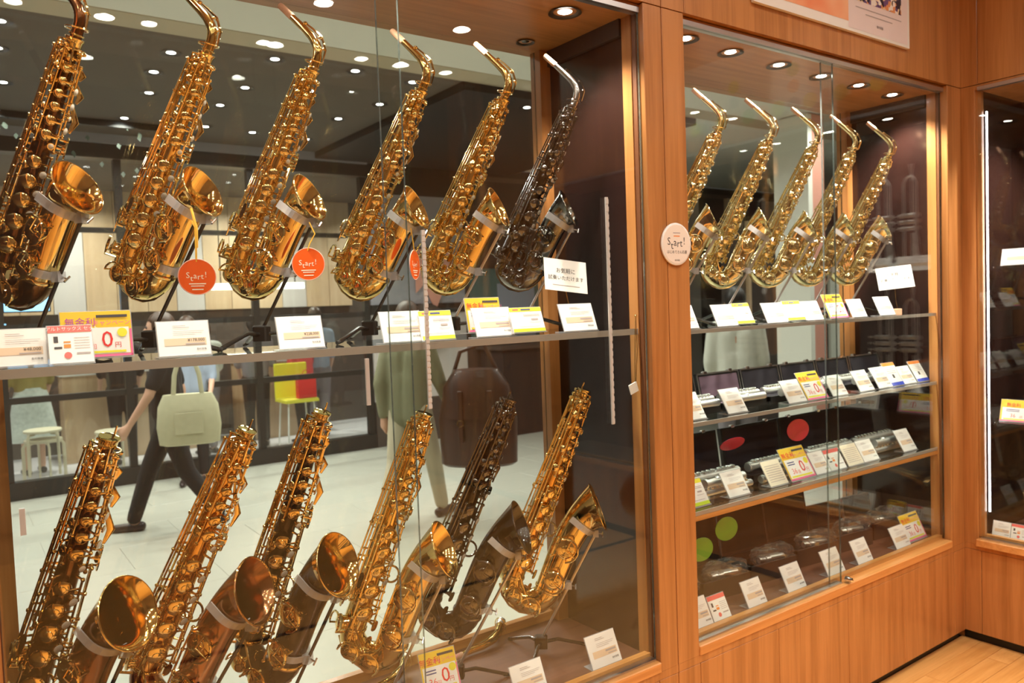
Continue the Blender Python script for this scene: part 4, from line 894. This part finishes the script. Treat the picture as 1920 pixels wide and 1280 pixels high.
struct(BOX((-4, 3.60, 3.47), (3.45, 6.85, 3.52)).build('ceiling_mall', 'mall_ceiling', smooth=False), 'dark ceiling of the mall walkway')
struct(BOX((3.45, 3.60, 3.40), (6.2, 6.85, 3.52)).build('ceiling_mall_right', 'mall_ceiling_dark', smooth=False), 'black ceiling of the mall further right')
struct(BOX((6.2, 3.60, 3.47), (18, 6.85, 3.52)).build('ceiling_mall_end', 'soffit_white', smooth=False), 'pale ceiling at the far right of the mall')
struct(BOX((-4, 6.85, 3.30), (18, 13, 3.36)).build('ceiling_cafe', 'mall_ceiling', smooth=False), 'ceiling of the shop across the walkway')
struct(BOX((-4, 12.9, 0), (18, 13, 3.4)).build('wall_cafe', 'panel_pale', smooth=False), 'rear wall of the shop across the walkway')
struct(BOX((-4.05, .52, 0), (-4, 13, 3.5)).build('wall_mall_left', 'panel_pale', smooth=False), 'end wall of the mall at left')
struct(BOX((18, .52, 0), (18.05, 13, 3.5)).build('wall_mall_right', 'wall_dark', smooth=False), 'far end wall of the mall at right')
struct(BOX((-4, .50, 2.60), (18, .545, 3.52)).build('wall_header', 'soffit_white', smooth=False), 'header above the case back glass')
k = 0
rw = ['front', 'second', 'third', 'rear']; cw = ['first', 'second', 'third', 'fourth', 'fifth', 'sixth', 'seventh', 'eighth', 'ninth']
for ix, x in enumerate((-.6, .43, 1.3, 2.05, 2.58, 3.12, 4.2, 5.6)):
    for iy, y in enumerate((3.88, 4.52, 5.2, 6.1)):
        if x > 3.2 and y != 3.88: continue
        zz = 3.40 if x > 3.45 else 3.47
        downlight(x+random.uniform(-.1, .1), y+random.uniform(-.12, .12), zz, 'small round light in dark mall ceiling, %s row, %s from left' % (rw[iy], cw[ix]), MALL_W, 'mall ceiling lights', 1.35, spot=False, lens='lens_mall', trim='frame_black')
for ix, (x, y) in enumerate(((6.6, 1.7), (8.0, 1.7), (7.2, 2.5), (9.2, 2.5), (5.0, 1.6), (5.3, 2.6), (2.2, 2.2), (.2, 2.2), (10.5, 2.0))):
    downlight(x, y, 3.47, 'round light in white mall ceiling band above the '+['pillar', 'dark shop block', 'pillar base', 'far pilasters', 'middle case', 'white shirt person', 'khaki jacket', 'stacked stools', 'distant end'][ix], MALL_W*1.3, 'mall soffit lights', 1.35, spot=False, lens='lens_mall', trim='frame_black')
for ix, x in enumerate((-1.0, 1.2, 3.4, 5.6)):
    downlight(x, 8.6, 3.30, cw[ix]+' ceiling light from the left inside the shop across the walkway', MALL_W*5, 'mall shop ceiling lights', 1.5, spot=False, lens='lens_mall')

# storefront across the walkway
sf = thing('storefront', 'black framed shopfront across the walkway', 'shopfront', (1.5, 6.9, 0))
def SF(n_, a, b, m_): return BOX(a, b).build(n_, m_, sf, smooth=False, world=True)
SF('base_rail', (-4, 6.84, 0), (4.09, 6.96, .17), 'frame_black'); SF('top_beam', (-4, 6.80, 3.24), (4.09, 7.0, 3.38), 'frame_black'); SF('beam_trim', (-4, 6.78, 3.38), (4.09, 6.84, 3.47), 'panel_grey')
SF('rail', (-4, 6.87, .90), (4.09, 6.93, .96), 'frame_black'); SF('rail', (-4, 6.87, 2.52), (4.09, 6.93, 2.57), 'frame_black'); SF('rail', (-4, 6.87, 1.585), (4.09, 6.93, 1.645), 'frame_black')
for x in (-1.0, .36, 1.42, 2.73, 4.05): SF('mullion', (x-.035, 6.86, .17), (x+.035, 6.94, 3.24), 'frame_black')
for a, b in ((-1, .36), (.36, 1.42), (1.42, 2.73), (2.73, 4.05)): BOX((a+.035, 6.895, .17), (b-.035, 6.90, 3.24)).build('pane', 'glass', sf, smooth=False, world=True)
rs = thing('shop_facade', 'dark facade with pale advert boards right of the black shopfront', 'facade', (8, 6.9, 0))
def RF(n_, a, b, m_): return BOX(a, b).build(n_, m_, rs, smooth=False, world=True)
RF('wall', (5.42, 6.86, 0), (18, 7.0, 3.46), 'wall_dark'); RF('fascia', (4.10, 6.84, 3.05), (5.42, 6.95, 3.40), 'frame_black'); RF('board', (4.10, 6.84, 1.72), (5.42, 6.90, 3.05), 'panel_grey'); RF('board', (4.10, 6.84, .55), (5.42, 6.90, 1.60), 'panel_pale')
RF('board_rail', (4.10, 6.82, 1.60), (5.42, 6.90, 1.72), 'frame_black'); RF('plinth', (4.1, 6.84, 0), (5.42, 6.9, .55), 'wall_dark')
RF('teal_panel', (5.5, 6.80, 1.25), (6.6, 6.86, 2.15), 'teal'); RF('picture', (5.9, 6.78, 1.55), (6.5, 6.80, 1.95), 'cloth_blue'); RF('picture', (6.6, 6.80, .9), (7.2, 6.86, 1.9), 'cloth_floral')
RF('dark_counter', (5.6, 6.3, 0), (8.2, 6.8, 1.1), 'cloth_black'); RF('counter_top', (5.55, 6.25, 1.1), (8.25, 6.85, 1.15), 'wall_dark')
for i, x in enumerate((8.6, 9.6, 10.6, 11.6, 12.6)): RF('pilaster', (x, 6.78, 0), (x+.28, 6.88, 3.3), 'panel_pale' if i % 2 else 'far_wood')
pn = thing('pennant', 'pale pink pennant with notched edge hanging on the far board', 'pennant', (4.95, 6.80, 2.05))
MB().prism([(-.27, .35), (.27, .35), (.27, -.20), (.16, -.10), (0, -.42), (-.16, -.10), (-.27, -.20)], 0, .006, Matrix.Rotation(PI/2, 4, 'X')).build('cloth', 'pink_pale', pn, smooth=False)
MB().tube([(-.29, -.004, .355), (.29, -.004, .355)], .012, 8).build('rod', 'frame_black', pn)
MB().lathe([(.26, 0), (.30, .01), (.30, .04), (.26, .05)], 30, Matrix.Translation((4.80, 6.80, 1.42)) @ Matrix.Rotation(PI/2, 4, 'X')).build('round_emblem', 'wall_dark'); tag(bpy.data.objects['round_emblem'], 'dark round emblem on the pale far board', 'emblem')
pil = thing('pillar', 'pale rectangular pillar in the mall seen through the middle case', 'pillar', (7.10, 3.1, 0))
BOX((-.07, -.2, 0), (.0, .2, 3.46)).build('white_face', 'soffit_white', pil, smooth=False); BOX((.0, -.2, 0), (.20, .2, 3.46)).build('brown_face', 'pink_pale', pil, smooth=False)
wl = thing('shop_facade', 'dark shop block beyond the pillar at the right', 'facade', (9, 4.2, 0))
BOX((-1.6, 0, 0), (6, .12, 2.55)).build('wall', 'wall_dark', wl, smooth=False)
for x in (-1.3, -.7, .1, .9, 1.7): BOX((x, -.04, 0), (x+.05, 0, 2.55)).build('mullion', 'far_wood', wl, smooth=False)
BOX((.35, -.05, 0), (.60, -.01, 2.4)).build('pale_door', 'soffit_white', wl, smooth=False)
# cafe interior
iw = thing('panel_wall', 'beige wood panelled wall inside the far shop', 'wall panels', (1.5, 9.4, 0))
for i in range(20):
    x = -2.2+i*.36; BOX((x, 9.4, 1.75), (x+.352, 9.46, 3.3)).build('panel', 'far_wood' if i % 4 != 1 else 'panel_pale', iw, smooth=False, world=True)
BOX((-2.2, 9.46, 0), (5.2, 9.5, 3.3)).build('backing', 'wall_dark', iw, smooth=False, world=True)
for a, b, lb in ((1.0, 1.9, 'low wood counter inside the far shop, left one'), (2.2, 2.66, 'low wood counter inside the far shop beside the mullion'), (3.05, 4.0, 'white topped wood counter inside the far shop, right one')):
    c = thing('counter', lb, 'counter', ((a+b)/2, 8.6, 0), group='counters in the far shop')
    MB().box((a, 8.62, 0), (b, 9.1, 1.02)).build('body', 'far_wood', c, smooth=False, world=True); MB().box((a-.03, 8.57, 1.02), (b+.03, 9.15, 1.08)).build('top', 'counter_white', c, smooth=False, world=True)
for x, z, lb in ((.20, 1.93, 'upper left glowing menu screen in the far shop'), (.72, 1.93, 'upper right glowing menu screen in the far shop'), (.28, 1.52, 'lower glowing menu screen in the far shop')):
    s_ = thing('menu_screen', lb, 'screen', (x, 8.9, z), group='menu screens in the far shop')
    MB().tube([(0, .03, .15), (0, .03, 3.299-z)], .012, 8).build('hanger', 'black', s_); BOX((-.24, 0, -.15), (.24, .05, .15)).build('housing', 'black', s_, smooth=False); BOX((-.225, -.004, -.135), (.225, 0, .135)).build('display', 'screen', s_, smooth=False)
lb_ = thing('light_bar', 'long glowing light bar above the counter in the far shop', 'light bar', (3.4, 8.83, 2.0))
BOX((-.62, -.03, 0), (.62, .03, .08)).build('tube_light', 'light_bar', lb_, smooth=False)
for x in (-.5, .5): MB().tube([(x, 0, .08), (x, 0, 1.299)], .008, 8).build('hanger', 'black', lb_)
def stool(x, y, z, label, rz):
    r = thing('stool', label, 'stool', (x, y, z), (0, 0, rad(rz)), 'round cream stools')
    MB().lathe([(.165, .43), (.175, .435), (.175, .455), (.165, .462)], 28).build('seat', 'stool_cream', r)
    for q in range(4):
        a = q*PI/2; c, s_ = math.cos(a), math.sin(a)
        MB().tube([(.10*c, .10*s_, .425), (.165*c, .165*s_, .42), (.186*c, .186*s_, .39), (.19*c, .19*s_, 0)], .017, 8, flat=.7).build('leg', 'stool_cream', r)
stool(.70, 7.6, 0, 'lower round cream stool of the stacked pair in the far shop', 10); stool(.70, 7.6, .10, 'upper round cream stool of the stacked pair in the far shop', 40); stool(1.36, 7.7, 0, 'single round cream stool in the far shop', 20)
r = thing('bar_chair', 'yellow backed chair with thin white wire legs in the far shop', 'chair', (3.30, 7.32, 0))
for sx in (-.19, .19):
    for sy in (-.17, .17): MB().tube([(sx*.8, sy*.8, .62), (sx, sy, 0)], .010, 8).build('leg', 'white', r)
MB().cbox((-.2, -.2, .61), (.2, .2, .65), .01).build('seat', 'lemon', r, smooth=False); MB().cbox((-.2, .17, .65), (.2, .2, 1.06), .008).build('backrest', 'lemon', r, smooth=False)
r = thing('paper_bag', 'red paper bag on the yellow chair in the far shop', 'bag', (3.38, 7.22, .655))
MB().cbox((-.11, -.05, 0), (.11, .05, .28), .004).build('body', 'red', r, smooth=False); MB().torus((0, -.03, .28), (1, 0, 0), (0, 0, 1), .05, .004, 16, 6, None, PI).build('handle', 'red', r)
gp = thing('hanging_plants', 'trailing green plants above the far shopfront', 'plant', (.2, 6.2, 3.43)); rnd = random.Random(3)
for i in range(70):
    m_ = MB(); x, z = rnd.uniform(-1.2, 1.6), rnd.uniform(-.12, .0)
    m_.add([(x, 0, z), (x+.022, -.015, z-.022), (x+.012, -.025, z-.06), (x-.014, -.01, z-.032)], [(0, 1, 2, 3)], Matrix.Rotation(rnd.uniform(-.3, .3), 4, 'Y')); m_.build('leaf', 'leaf', gp, smooth=False)
BOX((-1.3, -.03, -.02), (1.7, .03, .038)).build('planter', 'frame_black', gp, smooth=False)

# ------------------------------------------------------------------ people
def cone_seg(mb, a, b, ra, rb_, seg=10):
    a, b = Vector(a), Vector(b); d = (b-a).normalized(); pts = []; rr = []
    for t in (-1, -.8, -.45): pts.append(a+d*ra*t); rr.append(ra*math.sqrt(max(0, 1-t*t))+1e-4)
    pts.append(a); rr.append(ra); pts.append(b); rr.append(rb_)
    for t in (.45, .8, 1): pts.append(b+d*rb_*t); rr.append(rb_*math.sqrt(max(0, 1-t*t))+1e-4)
    mb.tube(pts, rr, seg)
def fuse(mb, name, mat, parent, vox=.012, smooth=6):
    me = mb.mesh(name, False); o = bpy.data.objects.new(name, me); COL.objects.link(o)
    rm = o.modifiers.new('r', 'REMESH'); rm.mode = 'VOXEL'; rm.voxel_size = vox; rm.use_smooth_shade = True
    sm = o.modifiers.new('s', 'SMOOTH'); sm.iterations = smooth; sm.factor = .5
    dg = bpy.context.evaluated_depsgraph_get(); me2 = bpy.data.meshes.new_from_object(o.evaluated_get(dg)); me2.name = name
    o.modifiers.clear(); o.data = me2; bpy.data.meshes.remove(me); me2.materials.clear(); me2.materials.append(MAT[mat])
    me2.polygons.foreach_set('use_smooth', [True]*len(me2.polygons)); o.parent = parent; return o
def person(label, loc, rz, H=1.68, top='cloth_black', bottom='cloth_black', hair='hair_black', hairlen=0, stride=0, arms=((.1, .05), (-.1, .05)), sleeve=1.0, skirt=None, hem=.0, group=None, vox=.014, hat=None):
    # local +Y is the direction the person faces; arms: (swing angle, elbow bend) for right and left
    r = thing('person', label, 'person', loc, (0, 0, rad(rz)), group); r.scale = (H/1.70,)*3
    hips = {}; body = MB(); leg = MB(); shoe = {}; J = {}
    for s_, sg in ((1, 1), (-1, -1)):
        sw = stride*sg; hip = Vector((.09*s_, 0, .90)); kn = hip+Vector((0, math.sin(sw)*.42+.03, -math.cos(sw)*.42)); lb2 = sw-(.55*abs(stride) if sw < 0 else .05)
        an = kn+Vector((0, math.sin(lb2)*.40, -math.cos(lb2)*.40)); J[s_] = (hip, kn, an)
    low = min(J[1][2].z, J[-1][2].z)-.085
    def D(v): return Vector(v)-Vector((0, 0, low))
    for s_ in (1, -1):
        hip, kn, an = [D(v) for v in J[s_]]
        cone_seg(body, hip, kn, .080, .052); cone_seg(body, kn, an, .050, .036); toe = an+Vector((.01*s_, .13, -.055)); cone_seg(body, an-Vector((0, .03, .045)), toe, .034, .028)
        cone_seg(leg, hip, kn, .094, .070); cone_seg(leg, kn, an+Vector((0, 0, .02)), .068, .056); cone_seg(leg, D((.05*s_, 0, .93)), hip, .110, .094)
        sh = MB(); cone_seg(sh, an-Vector((0, .045, .048)), toe, .040, .036); cone_seg(sh, toe, toe+Vector((0, .045, 0)), .036, .026); shoe[s_] = sh
    tp = MB()
    for a, b, ra, rb_ in (((0, 0, .95), (0, 0, 1.12), .090, .086), ((0, .005, 1.12), (0, .01, 1.30), .086, .088), ((-.10, 0, 1.36), (.10, 0, 1.36), .062, .062), ((0, 0, 1.40), (0, .015, 1.52), .052, .048)):
        cone_seg(body, D(a), D(b), ra, rb_)
    for sx in (-.055, .055):
        cone_seg(tp, D((sx, 0, .97-hem)), D((sx, 0, 1.15)), .118, .108); cone_seg(tp, D((sx*1.2, .005, 1.15)), D((sx*1.3, .005, 1.32)), .108, .105)
    cone_seg(tp, D((-.12, 0, 1.375)), D((.12, 0, 1.375)), .080, .080); cone_seg(tp, D((0, 0, 1.40)), D((0, .008, 1.455)), .075, .058)
    hc = D((0, .03, 1.60)); body.ball(hc, .098, 14, 10, (.80, 1.0, 1.18)); cone_seg(body, hc+Vector((0, .075, -.065)), hc+Vector((0, .06, -.09)), .036, .034)
    cone_seg(body, hc+Vector((0, .095, .005)), hc+Vector((0, .112, -.025)), .010, .014)
    for s_ in (1, -1): body.ball(hc+Vector((.080*s_, -.005, -.01)), .026, 8, 6, (.4, .8, 1.2))
    for s_, (sw, eb) in zip((1, -1), arms):
        S0 = D((.175*s_, 0, 1.375)); el = S0+Vector((.045*s_, math.sin(sw)*.28, -math.cos(sw)*.28)); wr = el+Vector((-.01*s_, math.sin(sw+eb)*.25, -math.cos(sw+eb)*.25)); d = (wr-el).normalized()
        cone_seg(body, S0, el, .048, .038); cone_seg(body, el, wr, .036, .025)
        pm = wr+d*.075; cone_seg(body, wr+d*.02, pm, .028, .034, 8); side = Vector((0, 1, 0))-d*d.y; side.normalize()
        for q in range(4):
            fb = pm+side*(.024-.016*q); l_ = (.062, .070, .066, .052)[q]; f1 = fb+d*l_*.55+Vector((-.006*s_, 0, 0)); f2 = f1+d*l_*.45+Vector((-.016*s_, 0, 0))
            cone_seg(body, fb, f1, .0095, .0090, 7); cone_seg(body, f1, f2, .0088, .0075, 7)
        th = wr+d*.035+side*.026; cone_seg(body, th, th+d*.030+side*.022, .011, .010, 7); cone_seg(body, th+d*.030+side*.022, th+d*.058+side*.026, .0095, .008, 7)
        if sleeve > 0:
            cone_seg(tp, S0, el if sleeve > .5 else S0.lerp(el, sleeve*1.6), .066, .056)
            if sleeve > .5: cone_seg(tp, el, el.lerp(wr, min(1, (sleeve-.5)*2)*.96), .055, .042)
    fuse(body, 'body', 'skin', r, vox*.75, 3); fuse(tp, 'shirt', top, r, vox, 8)
    if skirt:
        m = MB(); m.rings([((0, 0, D((0, 0, z)).z), (1, 0, 0), (0, 1, 0), a, a*.8) for z, a in ((1.02, .155), (.92, .185), (.75, .215), (.55, .245), (.40, .265), (.395, .255))], 28, True, True); m.build('skirt', skirt, r)
    else: fuse(leg, 'trousers', bottom, r, vox, 6)
    for s_ in (1, -1): fuse(shoe[s_], 'shoe', 'shoe', r, .012, 3)
    hm = MB(); hm.ball(hc+Vector((0, -.014, .022)), .106, 14, 10, (.86, 1.0, 1.08))
    if hairlen: cone_seg(hm, hc+Vector((0, -.050, 0)), hc+Vector((0, -.060, -hairlen)), .080, .060)
    ho = fuse(hm, 'hair', hair, r, .012, 4)
    for v in ho.data.vertices:      # open the face
        if v.co.y > hc.y+.045 and v.co.z < hc.z+.055: v.co.y = hc.y+.045
    for s_ in (1, -1): MB().ball(hc+Vector((.032*s_, .088, .012)), .010, 8, 6).build('eye', 'ink', r)
    cone_seg_m = MB(); cone_seg(cone_seg_m, hc+Vector((-.018, .096, -.055)), hc+Vector((.018, .096, -.055)), .005, .005, 6); cone_seg_m.build('mouth', 'salmon', r)
    return r
person('person in black walking left past the shopfront with canvas tote bag', (1.33, 4.72, 0), 70, 1.72, 'cloth_black', 'cloth_black', 'hair_brown', .16, .36, ((-.25, .25), (.35, .25)), .45, vox=.013)
t = thing('tote_bag', 'pale canvas tote bag hanging from the black-clad walker', 'bag', (1.40, 4.38, .90), (0, 0, rad(-14)))
tb = MB(); tb.rings([((0, 0, z), (1, 0, 0), (0, 1, 0), a, d) for z, a, d in ((-.19, .17, .05), (-.18, .21, .07), (-.05, .225, .085), (.10, .21, .07), (.19, .17, .045), (.185, .16, .035))], 26, True, True); tb.build('body', 'canvas', t)
MB().cbox((-.10, -.088, -.10), (.10, -.078, .06), .004).build('pocket', 'canvas', t, smooth=False)
for yy in (-.03, .03): MB().tube([(-.10, yy, .17), (-.085, yy, .33), (-.03, yy*.4, .52), (.03, yy*.4, .52), (.085, yy, .33), (.10, yy, .17)], .016, 8, flat=.35).build('handle', 'canvas', t)
person('person in khaki jacket and beige trousers carrying a large brown bag', (2.84, 3.60, 0), -62, 1.72, 'cloth_khaki', 'cloth_beige', 'hair_brown', .05, .30, ((.30, .35), (-.25, .3)), 1.0, hem=.12, vox=.013)
t = thing('shoulder_bag', 'large dark brown leather bag beside the khaki jacket', 'bag', (3.20, 3.20, .86), (0, 0, rad(-40)))
m = MB(); m.rings([((0, 0, z), (1, 0, 0), (0, 1, 0), a, d) for z, a, d in ((-.40, .26, .12), (-.38, .29, .14), (-.05, .30, .15), (.20, .25, .14), (.32, .17, .10), (.325, .12, .08))], 30, True, True); m.build('body', 'leather', t)
MB().rings([((0, -.012, z), (1, 0, 0), (0, 1, 0), a, d) for z, a, d in ((-.02, .26, .155), (-.03, .27, .16), (.20, .255, .150), (.33, .17, .105), (.335, .1, .06))], 30, False, True).build('flap', 'leather', t)
for x in (-.11, .11): MB().cbox((x-.018, -.175, -.20), (x+.018, -.135, .18), .004).build('strap', 'leather', t, smooth=False); MB().torus((x, -.175, -.06), (1, 0, 0), (0, 0, 1), .022, .004, 14, 6).build('buckle', 'gold_key', t)
MB().tube([(-.20, 0, .22), (-.12, .02, .46), (.06, .03, .52), (.2, .0, .22)], .016, 8, flat=.4).build('handle', 'leather', t)
person('person in a white shirt standing in the mall behind the middle case', (5.42, 2.55, 0), -51, 1.72, 'cloth_white', 'cloth_grey', 'hair_black', 0, .08, ((.1, .2), (-.05, .25)), .75, hem=.10)
gfar = 'people inside and before the far shop'
far = [((1.90, 6.45, 0), 160, 1.64, 'cloth_blue', 'cloth_black', 'person in pale blue shirt and black trousers before the shopfront', {}),
       ((.66, 8.25, 0), 10, 1.58, 'cloth_olive', 'cloth_olive', 'person in patterned skirt behind the stacked stools', dict(skirt='cloth_floral')),
       ((2.45, 8.0, 0), 20, 1.60, 'cloth_white', 'cloth_grey', 'person in white top near the mullion in the far shop', {}),
       ((3.05, 8.05, 0), -20, 1.62, 'cloth_grey', 'cloth_black', 'dark haired person in grey at the far counter', {}),
       ((3.62, 7.95, 0), 30, 1.56, 'cloth_coral', 'cloth_black', 'person in coral red top at the far counter', {}),
       ((3.92, 8.2, 0), -10, 1.70, 'cloth_blue', 'cloth_grey', 'person in blue grey shirt right of the coral top', {}),
       ((1.55, 8.15, 0), 0, 1.62, 'cloth_black', 'cloth_black', 'dark clad person behind the single stool', {})]
for lc, rz_, h_, tp_, bt_, lb, kw in far:
    person(lb, lc, rz_, h_, tp_, bt_, random.choice(['hair_black', 'hair_brown']), .06, .06, ((.15, .5), (.1, .7)), .6, group=gfar, vox=.02, **kw)
